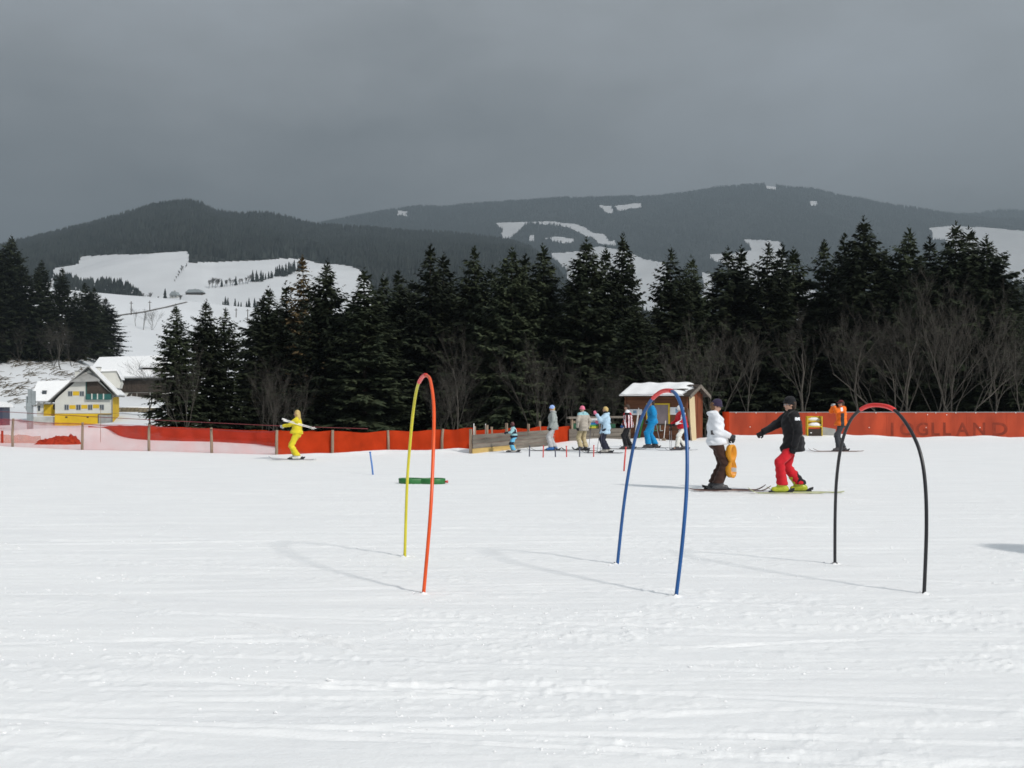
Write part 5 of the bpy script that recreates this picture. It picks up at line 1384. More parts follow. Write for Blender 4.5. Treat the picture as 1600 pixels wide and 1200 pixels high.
def surface_nets(D, o, h):
    nx, ny, nz_ = D.shape
    cn = [(0,0,0),(1,0,0),(0,1,0),(1,1,0),(0,0,1),(1,0,1),(0,1,1),(1,1,1)]
    C8 = np.stack([D[i:nx-1+i, j:ny-1+j, k:nz_-1+k] for i, j, k in cn])
    ins = C8 < 0; m = ins.any(0) & ~ins.all(0)
    idx = -np.ones(m.shape, int); idx[m] = np.arange(m.sum())
    S = np.zeros((m.sum(), 3)); n = np.zeros(m.sum()); V8 = C8[:, m]; I8 = ins[:, m]
    for a in range(8):
        for b in range(a+1, 8):
            if sum(abs(cn[a][q]-cn[b][q]) for q in range(3)) != 1: continue
            cr = I8[a] != I8[b]; t = np.where(cr, V8[a]/np.where(cr, V8[a]-V8[b], 1), 0)
            P = np.array(cn[a])[None] + t[:, None]*(np.array(cn[b])-np.array(cn[a]))[None]
            S += np.where(cr[:, None], P, 0); n += cr
    V = (np.stack(np.nonzero(m), -1) + S/n[:, None])*h + np.array(o)
    Q = []
    def quads(s0, s1, c):
        df = (s0 < 0) != (s1 < 0); q = np.stack([x[df] for x in c], -1); fl = (s0 < 0)[df]
        q[~fl] = q[~fl][:, ::-1]; Q.append(q)
    quads(D[:-1,1:-1,1:-1], D[1:,1:-1,1:-1], [idx[:,:-1,:-1], idx[:,1:,:-1], idx[:,1:,1:], idx[:,:-1,1:]])
    quads(D[1:-1,:-1,1:-1], D[1:-1,1:,1:-1], [idx[:-1,:,:-1], idx[:-1,:,1:], idx[1:,:,1:], idx[1:,:,:-1]])
    quads(D[1:-1,1:-1,:-1], D[1:-1,1:-1,1:], [idx[:-1,:-1,:], idx[1:,:-1,:], idx[1:,1:,:], idx[:-1,1:,:]])
    Q = np.concatenate(Q); Q = Q[(Q >= 0).all(1)]
    return V, Q
def sdf_mesh(name, prims, vox, mats, paint=None, cuts=(), wrinkle=0.0, seed=0):
    lo = np.full(3, 1e9); hi = -lo
    for p in prims:
        if p[0] == 'c':
            for q, r in ((p[1], p[3]), (p[2], p[4])): lo = np.minimum(lo, np.array(q)-r); hi = np.maximum(hi, np.array(q)+r)
        else:
            r = max(p[2]) if len(p) > 4 and p[4] else None
            rr = np.array([r]*3) if r else np.array(p[2]); lo = np.minimum(lo, np.array(p[1])-rr); hi = np.maximum(hi, np.array(p[1])+rr)
    lo -= vox*3 + .02; hi += vox*3 + .02
    ax = [np.arange(lo[i], hi[i], vox) for i in range(3)]
    X, Y, Z = np.meshgrid(*ax, indexing='ij')
    D = sdf_eval(prims, X, Y, Z)
    if wrinkle:
        D = D + wrinkle*(np.sin(X*31+Z*24+seed)*np.sin(Y*27-Z*19+seed*2) + .6*np.sin(Z*55+X*22+seed*3))
    for (q, n) in cuts: D = np.maximum(D, (X-q[0])*n[0]+(Y-q[1])*n[1]+(Z-q[2])*n[2])
    V, Q = surface_nets(D, lo, vox)
    mi = None
    if paint is not None:
        c = V[Q].mean(1); mi = paint(c[:, 0], c[:, 1], c[:, 2])
    return np_mesh(name, V, Q, mats, True, mi)

def ik(a, target, l1, l2, pole):
    a = Vector(a); t = Vector(target); d = t - a; L = min(d.length, (l1+l2)*.999); d.normalize(); t = a + d*L
    x = (l1*l1-l2*l2+L*L)/(2*L); hgt = math.sqrt(max(0, l1*l1-x*x))
    p = Vector(pole); p = (p - d*p.dot(d)).normalized()
    return a + d*x + p*hgt, t

# one gloved hand: palm, four unequal bent fingers, thumb off the side; wrist at the origin, fingers along +x, palm facing -z
def glove_mesh(curl, m, fat=1.0):
    pr = [('e', (.045, 0, 0), (.055, .042, .022), .02), ('c', (-.05, 0, 0), (.02, 0, 0), .033, .030, .02)]
    for i, (y, L) in enumerate([(-.031, .066), (-.011, .078), (.011, .073), (.030, .056)]):
        p = Vector((.080, y, .002)); a = -.15
        for seg, f in enumerate((.45, .32, .23)):
            a -= curl*(.5, .9, .8)[seg]
            q = p + Vector((math.cos(a)*L*f*1.15, y*.10, math.sin(a)*L*f*1.15))
            pr.append(('c', tuple(p), tuple(q), (.0125-.001*seg)*fat, (.0115-.001*seg)*fat, .006)); p = q
    pr += [('c', (.015, -.03, -.004), (.045, -.062, -.012), .0155*fat, .0135*fat, .012), ('c', (.045, -.062, -.012), (.078, -.060, -.022 - .02*curl), .0130*fat, .0115*fat, .004)]
    return sdf_mesh('glove', pr, .0075, m)
GLOVES = {}
def get_glove(col, curl):
    k = (col, curl)
    if k not in GLOVES:
        base = GLOVES.get(('', curl))
        if base is None: base = glove_mesh(curl, [MAT_C['black']], 1.12); GLOVES[('', curl)] = base
        c = base.copy(); c.materials.clear(); c.materials.append(MAT_C[col]); GLOVES[k] = c
    return GLOVES[k]

MAT_C = {}
for nm, c in dict(black=(.014,.014,.016), white=(.74,.76,.80), navy=(.018,.02,.035), brown=(.050,.026,.020), red=(.55,.018,.028), yellow=(.68,.56,.03), grey=(.30,.33,.32), lgrey=(.46,.46,.47), beige=(.40,.36,.31),
                  khaki=(.46,.38,.23), lblue=(.42,.58,.72), sky=(.14,.46,.70), blue=(.01,.23,.50), denim=(.03,.10,.30), pink=(.75,.20,.30), powder=(.32,.46,.80), orange=(.80,.16,.015), dgrey=(.045,.048,.055), purple=(.035,.026,.055),
                  cream=(.70,.69,.64), lime=(.40,.45,.04), boot=(.08,.075,.08), greyboot=(.36,.34,.31), silver=(.45,.46,.48), maroon=(.10,.018,.02), teal=(.30,.52,.56)).items():
    MAT_C[nm] = cloth(nm + ' cloth', c)
MAT_C['skin'] = mat('skin', (.50, .29, .21), .55, .06, 20, spec=.3)
MAT_C['lip'] = mat('lips', (.36, .12, .10), .5, .05, 20); MAT_C['eye'] = mat('eye', (.03, .025, .02), .25, .05, 20, spec=.6); MAT_C['brow'] = mat('brow', (.10, .07, .05), .8, .1, 30)
MAT_C['blonde'] = mat('blonde hair', (.48, .33, .12), .55, .3, 6, .5, 60, stretch=(6, 6, .6), col2=(.60, .44, .18)); MAT_C['darkhair'] = mat('dark hair', (.05, .03, .02), .5, .3, 8, .4, 60, stretch=(6, 6, .6)); MAT_C['brownhair'] = mat('brown hair', (.16, .085, .04), .55, .3, 8, .4, 60, stretch=(6, 6, .6))
MAT_C['lens'] = mat('goggle lens', (.05, .045, .05), .15, .1, 6, spec=.6); MAT_C['shellb'] = plastic('boot shell', (.06, .06, .065)); MAT_C['shellblue'] = plastic('blue boot shell', (.02, .12, .36)); MAT_C['shelllime'] = plastic('lime boot shell', (.42, .47, .03))
MAT_C['shellgrey'] = plastic('grey boot shell', (.36, .34, .31)); MAT_C['shellwhite'] = plastic('white boot shell', (.70, .70, .66)); MAT_C['helmet_white'] = plastic('white helmet', (.76, .76, .76)); MAT_C['helmet_dark'] = plastic('dark helmet', (.085, .02, .022))
MAT_C['ski_dark'] = plastic('dark ski', (.05, .045, .05)); MAT_C['ski_light'] = plastic('pale ski', (.62, .56, .50)); MAT_C['ski_lime'] = plastic('pale lime ski', (.50, .52, .28)); MAT_C['ski_silver'] = plastic('silver ski', (.42, .43, .46)); MAT_C['ski_brown'] = plastic('brown ski', (.16, .07, .05))

def ski_mesh(name, L, w, m, ahead=.62):
    """base lies on z = 0, boot centre at x = 0, tip at +x"""
    V = []; n = 26
    for i in range(n):
        t = i/(n-1); x = -L*(1-ahead) + L*t
        ww = w/2*(.80 + .20*abs(2*t-1)**1.6)
        if t > .93: ww *= math.sqrt(max(0.02, 1-((t-.93)/.07)**2))
        if t < .03: ww *= .75
        z = .10*max(0, (t-.86)/.14)**1.7 + .018*max(0, (.07-t)/.07)**1.5 + .006*math.sin(math.pi*min(1, max(0, (t-.07)/.8)))
        V += [(x, -ww, z), (x, ww, z), (x, ww, z+.012), (x, -ww, z+.012)]
    Fc = []
    for i in range(n-1):
        for k in range(4): Fc.append((4*i+k, 4*i+(k+1) % 4, 4*i+4+(k+1) % 4, 4*i+4+k))
    Fc += [(3,2,1,0), (4*n-4, 4*n-3, 4*n-2, 4*n-1)]
    mb = MB(); mb.add(V, Fc); return mb.mesh(name, m)
def binding_mesh(m):
    mb = MB()
    mb.box(-.20, -.10, -.035, .035, .012, .055); mb.hexa([(-.23, -.03, .05), (-.12, -.03, .05), (-.12, .03, .05), (-.23, .03, .05), (-.24, -.025, .105), (-.17, -.025, .085), (-.17, .025, .085), (-.24, .025, .105)])
    mb.box(.14, .25, -.035, .035, .012, .05); mb.hexa([(.14, -.03, .048), (.22, -.03, .048), (.22, .03, .048), (.14, .03, .048), (.15, -.02, .085), (.20, -.02, .07), (.20, .02, .07), (.15, .02, .085)])
    mb.box(-.12, .16, -.02, .02, .012, .03)
    return mb.mesh('binding', m)
BIND = binding_mesh(M['p_black'])

def boot_mesh(m, shin, vox):
    """foot on z = .03, ankle over the origin, leaning along shin (a unit vector)"""
    a = Vector((0, 0, .10)); b = a + Vector(shin)*.24
    pr = [('c', (-.075, 0, .080), (.15, 0, .070), .052, .047, .02), ('c', (-.03, 0, .10), tuple(b), .060, .068, .04), ('c', (.05, 0, .10), tuple(a + Vector(shin)*.12 + Vector((.02, 0, 0))), .045, .05, .04)]
    for h_ in (.30, .60, .9): 
        q = a + Vector(shin)*.22*h_; pr.append(('c', (q.x+.045, -.04, q.z), (q.x+.045, .04, q.z), .014, .014, .006))
    return sdf_mesh('boot', pr, vox, m, cuts=[((0, 0, .030), (0, 0, -1))])

def person(label, px, py, Y, height, face, o):
    """o: pose and outfit.  Local frame: looks along +x, left is +y."""
    x = (px-800)/F*Y; zg = ground(x, Y)
    k = height/1.80; vox = o.get('vox', .021)
    fem = o.get('fem', 0.0); P = {}; hk = o.get('headk', 1.0)
    lean = o.get('lean', .06); tw = o.get('twist', 0.0); crouch = o.get('crouch', .03)
    zf = .035                                    # boots stand on the skis
    hip = Vector((o.get('hipx', -.02), 0, .955 - crouch + zf))
    up = Vector((math.sin(lean), 0, math.cos(lean)))
    chest = hip + up*.30; shc = hip + up*.50 ; nb = hip + up*.575
    ct, st = math.cos(tw), math.sin(tw)
    def rotz(v): return Vector((v[0]*ct - v[1]*st, v[0]*st + v[1]*ct, v[2]))
    sw = .185 - .022*fem
    SH = {s: shc + rotz((0, s*sw, 0)) for s in (1, -1)}
    ht, hy = o.get('head_tilt', .1), o.get('head_turn', 0.0)
    hfw = Vector((math.cos(hy)*math.cos(ht), math.sin(hy)*math.cos(ht), -math.sin(ht)))   # direction of the gaze
    head = nb + Vector((.02, 0, .135)) + Vector((math.cos(hy)*.03*math.sin(ht), math.sin(hy)*.03*math.sin(ht), 0))
    legs = {}
    for s in (1, -1):
        fx, fy, yaw = o['feet'][0 if s == 1 else 1]
        ank = Vector((fx - .02, fy, .115 + zf)); hj = hip + rotz((0, s*.092, -.02))
        kn, an = ik(hj, ank + Vector((0, 0, 0)), .43, .42, (1, .12*s, 0)); legs[s] = (hj, kn, ank, yaw, fx, fy)
    arms = {}
    for s in (1, -1):
        tgt, pole = o['hands'][0 if s == 1 else 1]
        el, wr = ik(SH[s], shc + Vector(tgt), .285, .255, pole); arms[s] = (SH[s], el, wr)
    T = lambda v: (v[0]*k, v[1]*k, v[2]*k)
    def cc(a, b, ra, rb, bl): return ('c', T(a), T(b), ra*k, rb*k, bl*k)
    def ee(c, r, bl, pitch=0.0): return ('e', T(c), (r[0]*k, r[1]*k, r[2]*k), bl*k, pitch)
    # ---- body: one continuous skin surface
    side = Vector((-math.sin(hy), math.cos(hy), 0)); hup = side.cross(hfw) * -1
    if hup.z < 0: hup = -hup
    def hp(f, s_, u): return head + hfw*f + side*s_ + hup*u
    pr = [ee(hip, (.11, .14, .12), .04), ee(chest, (.105, .145, .19), .06), cc(SH[1], SH[-1], .06, .06, .05), cc(nb - up*.06, head - Vector((0, 0, .06)), .056, .052, .03)]
    pr += [ee(head + hup*.018, (.088, .074, .098), .03), ee(hp(.022, 0, -.055), (.062, .052, .055), .035), cc(hp(.082, 0, .012), hp(.102, 0, -.022), .009, .014, .014), ee(hp(.068, 0, -.085), (.022, .026, .020), .02),
           cc(hp(.078, -.03, .020), hp(.078, .03, .020), .011, .011, .014), ee(hp(.072, 0, -.058), (.018, .024, .010), .008), ee(hp(.060, .038, -.022), (.022, .020, .022), .02), ee(hp(.060, -.038, -.022), (.022, .020, .022), .02)]
    for s in (1, -1): pr.append(ee(hp(-.008, s*.076, -.010), (.024, .011, .033), .008))
    for s in (1, -1):
        hj, kn, an, yaw, fx, fy = legs[s]; a, e, w = arms[s]
        pr += [cc(hj, kn, .075, .050, .03), cc(kn, an, .050, .036, .02), cc(an, an + Vector((.12, 0, -.05)), .034, .028, .02), cc(a, e, .046, .036, .03), cc(e, w, .036, .026, .02)]
        d = (w - e).normalized(); pr.append(cc(w, w + d*.07, .026, .022, .02))
    hd = Vector(T(head)); fwv, sdv, upv = hfw, side, hup
    def paint_face(X, Yv, Z):
        f = ((X-hd.x)*fwv.x+(Yv-hd.y)*fwv.y+(Z-hd.z)*fwv.z)/k; s_ = ((X-hd.x)*sdv.x+(Yv-hd.y)*sdv.y)/k; u = ((X-hd.x)*upv.x+(Yv-hd.y)*upv.y+(Z-hd.z)*upv.z)/k
        m_ = np.zeros(len(X), int)
        m_[(f > .05) & (np.abs(np.abs(s_)-.032) < .013) & (np.abs(u-.002) < .009)] = 1
        m_[(f > .05) & (np.abs(np.abs(s_)-.032) < .020) & (np.abs(u-.024) < .007)] = 2
        m_[(f > .06) & (np.abs(s_) < .026) & (np.abs(u+.058) < .009)] = 3
        return m_
    body = np_mesh('tmp', [(0,0,0),(1,0,0),(0,1,0)], [(0,1,2)], [MAT_C['skin']])
    body = sdf_mesh('person', pr, min(vox, .014) if o.get('vox') else .0165, [MAT_C['skin'], MAT_C['eye'], MAT_C['brow'], MAT_C['lip']], paint_face)
    root = obj('person', body, None, (x, Y, zg - o.get('sink', 0)), face)
    tag(root, label, 'person', o.get('group'))
    root.rotation_euler = (0, 0, face)
    seed = int(px)
    # ---- trousers
    tm, tp = o['trousers']
    pr = [ee(hip + Vector((-.012, 0, .0)), (.138+.006*fem, .160+.004*fem, .12), .04), ee(hip + Vector((-.035, 0, -.05)), (.115, .140, .09), .05)]
    loose = o.get('loose', 1.0)
    for s in (1, -1):
        hj, kn, an, yaw, fx, fy = legs[s]
        d = (kn - an).normalized(); low = an + d*.035 + Vector((.012, 0, 0))
        pr += [cc(hj + Vector((0, 0, .0)), kn, .106*loose, .094*loose, .035), cc(kn, an + Vector((.012, 0, 0)), .090*loose, .104*loose, .014), ee(kn + Vector((.012, 0, .01)), (.088*loose, .078*loose, .09), .03)]
    cuts = [((0, 0, k*(.125+zf)), (0, 0, -1))]
    tr = obj('trousers', sdf_mesh('trousers', pr, vox, [MAT_C[c] for c in tm], (lambda X, Yv, Z: tp(X/k, Yv/k, Z/k)) if tp else None, cuts, .0075, seed), root)
    # ---- jacket
    bk = o.get('bulk', 1.0); jm, jp = o['jacket']; hem = o.get('hem', .10)
    hemc = hip + up*(-hem)
    J = [ee(hip + up*.02 + Vector((-.018, 0, 0)), (.190*bk, .188-.004*fem, .16), .05), ee(chest + up*.03, (.172*bk, .190-.02*fem, .21), .07), cc(SH[1] - up*.005, SH[-1] - up*.005, .080, .080, .07), ee(shc - up*.09 + Vector((.012 + .03*fem, 0, 0)), (.150*bk, .172-.015*fem, .13), .06), ee(hemc + up*.05 + Vector((-.018, 0, 0)), (.182*bk, .206, .12), .05)]
    J += [ee(hemc + up*.06 + Vector((.055, 0, 0)), (.185*bk, .212, .13), .05)]
    J += [cc(hip + up*.02 + Vector((-.012, 0, 0)), chest + up*.02, .168*bk, .168*bk, .05), cc(hip + up*.02 + Vector((-.01, .05, 0)), chest + Vector((0, .05, 0)), .145, .145, .04), cc(hip + up*.02 + Vector((-.01, -.05, 0)), chest + Vector((0, -.05, 0)), .145, .145, .04)]
    J += [cc(nb - up*.05, nb + up*.035, .088, .072, .04)]
    if o.get('hood'): J += [ee(nb - Vector((.075, 0, .01)), (.075, .105, .065), .04)]
    fat = o.get('sleeve', 1.0)
    for s in (1, -1):
        a, e, w = arms[s]; d = (w - e).normalized()
        J += [cc(a, e, .088*fat, .073*fat, .05), cc(e, w + d*.005, .072*fat, .055*fat, .03)]
    jc = [(T(hemc), tuple(-up)), (T(nb + up*.055), tuple(up))]
    jk = obj('jacket', sdf_mesh('jacket', J, vox, [MAT_C[c] for c in jm], (lambda X, Yv, Z: jp(X/k, Yv/k, Z/k)) if jp else None, jc, .0085, seed+3), root)
    # ---- boots, skis
    sl = o.get('ski_len', 1.6)*k if o.get('skis', True) else 0
    if sl: skm = ski_mesh('ski', sl, .088, MAT_C[o.get('ski', 'ski_dark')], o.get('ahead', .60))
    for s in (1, -1):
        hj, kn, an, yaw, fx, fy = legs[s]
        sh = (kn - an).normalized(); shl = Vector((sh.x*math.cos(-yaw) - sh.y*math.sin(-yaw), sh.x*math.sin(-yaw) + sh.y*math.cos(-yaw), sh.z))
        bo = obj('boot', boot_mesh(MAT_C[o['boots']], shl, max(.012, vox*.7)), root, (fx*k, fy*k, .012 if sl else -.02), yaw); bo.scale = (k, k, k)
        if sl:
            sk = obj('ski', skm, root, (fx*k, fy*k, .012), yaw); obj('binding', BIND, sk, (0, 0, 0))
    # ---- gloves
    if o.get('gloves', True):
        gl = get_glove(o.get('gloves', 'black'), o.get('curl', .9))
        for s in (1, -1):
            a, e, w = arms[s]; d = (w - e).normalized()
            nrm = Vector((0, s, 0)) if abs(d.y) < .9 else Vector((1, 0, 0))
            if o.get('palms'): nrm = Vector(o['palms'][0 if s == 1 else 1])
            zax = (nrm - d*nrm.dot(d)).normalized(); yax = zax.cross(d)
            Mx = Matrix(((d.x, yax.x, zax.x, 0), (d.y, yax.y, zax.y, 0), (d.z, yax.z, zax.z, 0), (0, 0, 0, 1)))
            pos = (w + d*.035)*k
            g_ = obj('glove', gl, root); g_.matrix_basis = Matrix.Translation(pos) @ Mx @ Matrix.Diagonal((k*1.05, k*1.05*(1 if s == -1 else -1), k*1.05, 1))
    # ---- head wear, hair
    hm = o.get('hat')
    vh = min(vox, .014)
    if hm:
        kind, col = hm
        if kind == 'beanie':
            prh = [ee(head + hup*.036 - hfw*.008, (.106, .094, .100), .02), ee(head + hup*.09 - hfw*.012, (.085, .078, .065), .04)]
            nc = (hup*.93 - hfw*.30).normalized()
            obj('hat', sdf_mesh('hat', prh, vh, MAT_C[col], None, [(T(head + hup*.028 + hfw*.02), tuple(-nc))], .002, seed), root)
            pts = [head + hup*.032 + nc*0 + (hfw*math.cos(t)*.103 + side*math.sin(t)*.090) for t in [i*6.283/20 for i in range(21)]]
            pts = [q - hup*(q - head - hup*.028 - hfw*.02).dot(nc) for q in pts]
            mb = MB(); mb.tube([T(q) for q in pts], .017*k, 7, False); mb.build('hat_band', MAT_C[col], root, True)
        elif kind == 'helmet':
            prh = [ee(head + hup*.028 - hfw*.01, (.122, .108, .122), .02), ee(hp(-.01, .085, -.04), (.045, .022, .055), .03), ee(hp(-.01, -.085, -.04), (.045, .022, .055), .03)]
            obj('helmet', sdf_mesh('helmet', prh, vh, MAT_C[col], None, [(T(hp(.055, 0, .03)), tuple((hfw*.85 - hup*.5).normalized()))] if False else [(T(hp(0, 0, -.085)), tuple(-hup))], 0, seed), root)
        elif kind == 'hood':
            prh = [ee(head + hup*.025 - hfw*.015, (.118, .112, .130), .02), cc(head - hup*.07 - hfw*.03, nb, .09, .085, .05)]
            obj('hood', sdf_mesh('hood', prh, vh, MAT_C[col], None, [(T(hp(.045, 0, 0)), tuple(hfw))], .002, seed), root)
        elif kind == 'cap':
            prh = [ee(head + hup*.040 - hfw*.008, (.100, .088, .085), .02), ee(hp(.105, 0, .045), (.065, .062, .012), .02)]
            obj('hat', sdf_mesh('hat', prh, vh, MAT_C[col], None, [(T(head + hup*.030), tuple(-hup))], 0, seed), root)
    hr = o.get('hair')
    if hr:
        col, ln = hr
        prh = [ee(head + hup*.030 - hfw*.018, (.098, .088, .100), .02), ee(hp(-.055, 0, -.03), (.055, .082, .095), .04)]
        if ln > .1:
            for s_ in (-.05, 0, .05):
                prh.append(cc(hp(-.065, s_, -.03), hp(-.075 - .03*abs(lean), s_*1.35, -.03 - ln), .052, .030, .03))
            for s_ in (-1, 1): prh.append(cc(hp(-.02, s_*.075, .01), hp(-.03, s_*.088, -.02 - ln*.75), .030, .020, .02))
        hc = [(T(hp(.048, 0, .0)), tuple((hfw*.9 - hup*.55).normalized()))]
        if hm and hm[0] != 'hood': hc.append((T(head + hup*.045), tuple(hup)))
        obj('hair', sdf_mesh('hair', prh, vh, MAT_C[col], None, hc, .003, seed), root)
    if o.get('goggles'):
        col = o['goggles']; up_ = o.get('goggle_up', 0.008)
        pts = [hp(.088*math.cos(t), .078*math.sin(t), up_) for t in [-1.0 + i*2.0/10 for i in range(11)]]
        mb = MB(); mb.tube([T(q) for q in pts], [.012*k] + [.026*k]*9 + [.012*k], 8); gg = mb.build('goggles', MAT_C[col], root, True)
        pts = [hp(.098*math.cos(t), .102*math.sin(t), up_ + .006) for t in [.95 + i*4.38/14 for i in range(15)]]
        mb = MB(); mb.tube([T(q) for q in pts], .011*k, 6, False); mb.build('strap', MAT_C['black'], gg, True)
    if o.get('glasses'):
        mb = MB()
        for s_ in (-1, 1):
            mb.tube([T(hp(.092, s_*.034 + .022*math.cos(t), .004 + .016*math.sin(t))) for t in [i*6.283/10 for i in range(11)]], .004*k, 5, False)
            mb.tube([T(hp(.085, s_*.058, .008)), T(hp(.0, s_*.084, .006))], .0035*k, 5)
        mb.tube([T(hp(.094, -.012, .006)), T(hp(.094, .012, .006))], .004*k, 5); mb.build('glasses', MAT_C['silver'], root, True)
    if o.get('scarf'):
        mb = MB(); mb.tube([T(nb + up*.045 + Vector((.078*math.cos(t), .080*math.sin(t), 0))) for t in [i*6.283/16 for i in range(17)]], .032*k, 8, False); mb.build('scarf', MAT_C[o['scarf']], root, True)
    bpy.context.view_layer.update()
    arms_w = {s: root.matrix_world @ (arms[s][2]*k + (arms[s][2] - arms[s][1]).normalized()*.10*k) for s in arms}
    return root, arms_w, k

LEFT_ = R(180)
DOWN = lambda s, x=.03, z=-.50, y=.05: ((x, s*(.185+y), z), (-.5, s*.5, -.2))
# 1 the woman in yellow
pw, hw, kk = person('blonde person in a bright yellow ski suit holding white poles across the body', 465, 718, 31.9, 1.60, R(176), dict(
    lean=-.05, hipx=.03, crouch=.07, fem=1.0, feet=[(-.02, .10, .1), (.10, -.09, -.05)], hands=[((.46, .10, -.22), (-.2, .8, -1)), ((.46, -.10, -.22), (-.2, -.8, -1))],
    trousers=(['yellow'], None), loose=1.02, jacket=(['yellow'], None), hem=.0, sleeve=.95, boots='shellwhite', ski='ski_silver', gloves='lgrey', hair=('blonde', .34), head_tilt=.05, ski_len=1.65))
def pole(label, a, b, r=.011, m='p_white', grp=None, grip=True):
    a, b = Vector(a), Vector(b); t = thing('ski_pole', label, 'ski pole', a, 0, grp); d = b - a; L = d.length; u = d.normalized()
    MB().tube([(0, 0, 0), d], [r, r*.75], 7).build('shaft', M[m], t, True)
    MB().tube([-u*.005, u*.13], [r*1.9, r*1.6], 8).build('grip', M['p_black'] if m != 'p_white' else M['p_white'], t, True)
    c = d - u*.07; MB().tube([c - u*.006, c, c + u*.012], [.012, .045, .012], 10).build('basket', M['p_black'] if m != 'p_white' else M['p_white'], t, True)
    return t
pole('upper white ski pole held slantwise by the person in the yellow suit', at(441, 654.5, 31.55), at(494, 669.5, 32.0), .015, 'p_white', 'white poles of the yellow skier')
pole('lower white ski pole held slantwise by the person in the yellow suit', at(443, 657.0, 31.50), at(491, 670.5, 31.95), .013, 'p_white', 'white poles of the yellow skier')
# 2 the child
def p_child(X, Yv, Z): return np.where((np.abs(Z-1.27) < .14) & (np.abs(np.abs(Yv) - .16) < .07), 1, np.where(Z < 1.03, 2, np.where((Z > 1.18) & (np.abs(Yv) < .10), 3, 0)))
person('small child in a light blue ski suit with a dark helmet by the plank barrier', 803, 706, 36.7, 1.10, R(184), dict(lean=.14, crouch=.05, feet=[(.0, .13, .05), (.05, -.13, -.05)], hands=[((.36, .12, -.25), (-.3, .7, -1)), ((.38, -.14, -.27), (-.3, -.7, -1))],
    trousers=(['sky', 'navy'], lambda X, Yv, Z: ((np.abs(Z-.55) < .09) & (X > .0)).astype(int)), loose=1.1, bulk=1.0, jacket=(['teal', 'navy', 'navy', 'white'], p_child), hem=.06, boots='shellgrey', ski='ski_silver', gloves='navy', hat=('helmet', 'helmet_dark'), goggles='lens', ski_len=1.15, head_tilt=.15, sleeve=1.1, scarf='navy'))
# 3 grey jacket, blue hat
person('person in a light blue knitted hat, grey jacket and pale grey trousers', 863, 703.5, 37.9, 1.68, R(182), dict(lean=.03, hipx=-.03, feet=[(.06, .10, .04), (-.10, -.11, -.12)], hands=[((.10, .24, -.50), (-.5, .5, -.2)), ((.12, -.22, -.48), (-.5, -.5, -.2))],
    trousers=(['lgrey'], None), jacket=(['grey'], None), hem=.12, hood=True, boots='shellblue', gloves='black', hat=('beanie', 'powder'), hair=('blonde', .02), scarf='lgrey', ski_len=1.6, fem=.4))
# 4 beige jacket, pink hat, from behind
person('person with a pink knitted hat and beige jacket, seen from behind', 911, 703.5, 38.2, 1.66, R(128), dict(lean=.05, feet=[(.0, .13, .25), (-.02, -.13, -.1)], hands=[((.0, .30, -.48), (-.4, .6, 0)), ((.0, -.30, -.48), (-.4, -.6, 0))],
    trousers=(['khaki'], None), jacket=(['beige', 'teal'], lambda X, Yv, Z: (Z > 1.44).astype(int)), hem=.16, hood=True, boots='shellb', gloves='black', hat=('beanie', 'pink'), ski_len=1.6, fem=.7, head_turn=.5, head_tilt=.2, sleeve=1.08))
# 5 light blue jacket
pw, hw, kk = person('blonde person with a headband and light blue jacket raising a hand beside two poles', 947, 708, 36.3, 1.66, R(174), dict(lean=-.02, hipx=.02, feet=[(.04, .10, .0), (-.05, -.10, -.1)], hands=[((.34, .22, .02), (.1, .3, -1)), ((.24, -.22, -.26), (-.5, -.4, -.8))],
    trousers=(['navy'], None), jacket=(['lblue'], None), hem=.22, hood=True, boots='shellgrey', gloves='pink', hair=('blonde', .10), scarf='black', fem=.6, sleeve=1.12, ski_len=1.55, curl=.5))
a = at(938.5, 662, 36.2); pole('left one of two thin dark poles before the light blue jacket', a, (at(933, 702, 36.4).x, 36.5, ground(at(933, 702, 36.4).x, 36.5)), .010, 'p_dstake', 'dark poles of the light blue jacket')
a = at(941.5, 664, 35.9); pole('right one of two thin dark poles before the light blue jacket', a, (at(938, 706, 35.7).x, 35.7, ground(at(938, 706, 35.7).x, 35.7)), .010, 'p_dstake', 'dark poles of the light blue jacket')
a = at(923.5, 666, 36.6); pole('single dark pole with a black glove like tip between pink hat and light blue jacket', a, (at(923, 712, 35.0).x, 36.2, ground(at(923, 712, 36.2).x, 36.2)), .010, 'p_dstake')
# 6 striped jacket
def p_stripe(X, Yv, Z):
    s = np.sin(np.arctan2(Yv, X + .02)*11.0); m_ = np.where(s > .25, 0, np.where(s > -.35, 1, 2)); return np.where(Z > 1.47, 0, np.where((Z > 1.36), np.where(np.abs(Yv) < .13, 1, 2), m_))
person('dark haired person in a white, red and black striped jacket left of the hut', 980, 701, 39.4, 1.74, R(170), dict(lean=.05, hipx=-.04, feet=[(.05, .10, .0), (-.12, -.10, -.05)], hands=[((.16, .20, -.46), (-.5, .5, -.2)), ((.14, -.20, -.48), (-.5, -.5, -.2))],
    trousers=(['black'], None), loose=.9, jacket=(['white', 'red', 'black'], p_stripe), hem=.10, boots='boot', gloves='denim', hair=('darkhair', .03), ski_len=1.6, vox=.019))
# 7 tall blue suit
person('tall person in an all bright blue ski suit and dark hat before the hut', 1018, 698.5, 40.6, 1.94, R(176), dict(lean=.0, hipx=-.02, feet=[(.12, .10, .0), (-.14, -.10, -.05)], hands=[((.13, .21, -.42), (-.5, .5, -.2)), ((.12, -.20, -.44), (-.5, -.5, -.2))],
    trousers=(['blue'], None), loose=1.12, jacket=(['blue'], None), hem=.06, sleeve=1.1, boots='boot', gloves='black', hat=('beanie', 'navy'), hair=('darkhair', .02), ski_len=1.75, head_tilt=.02))
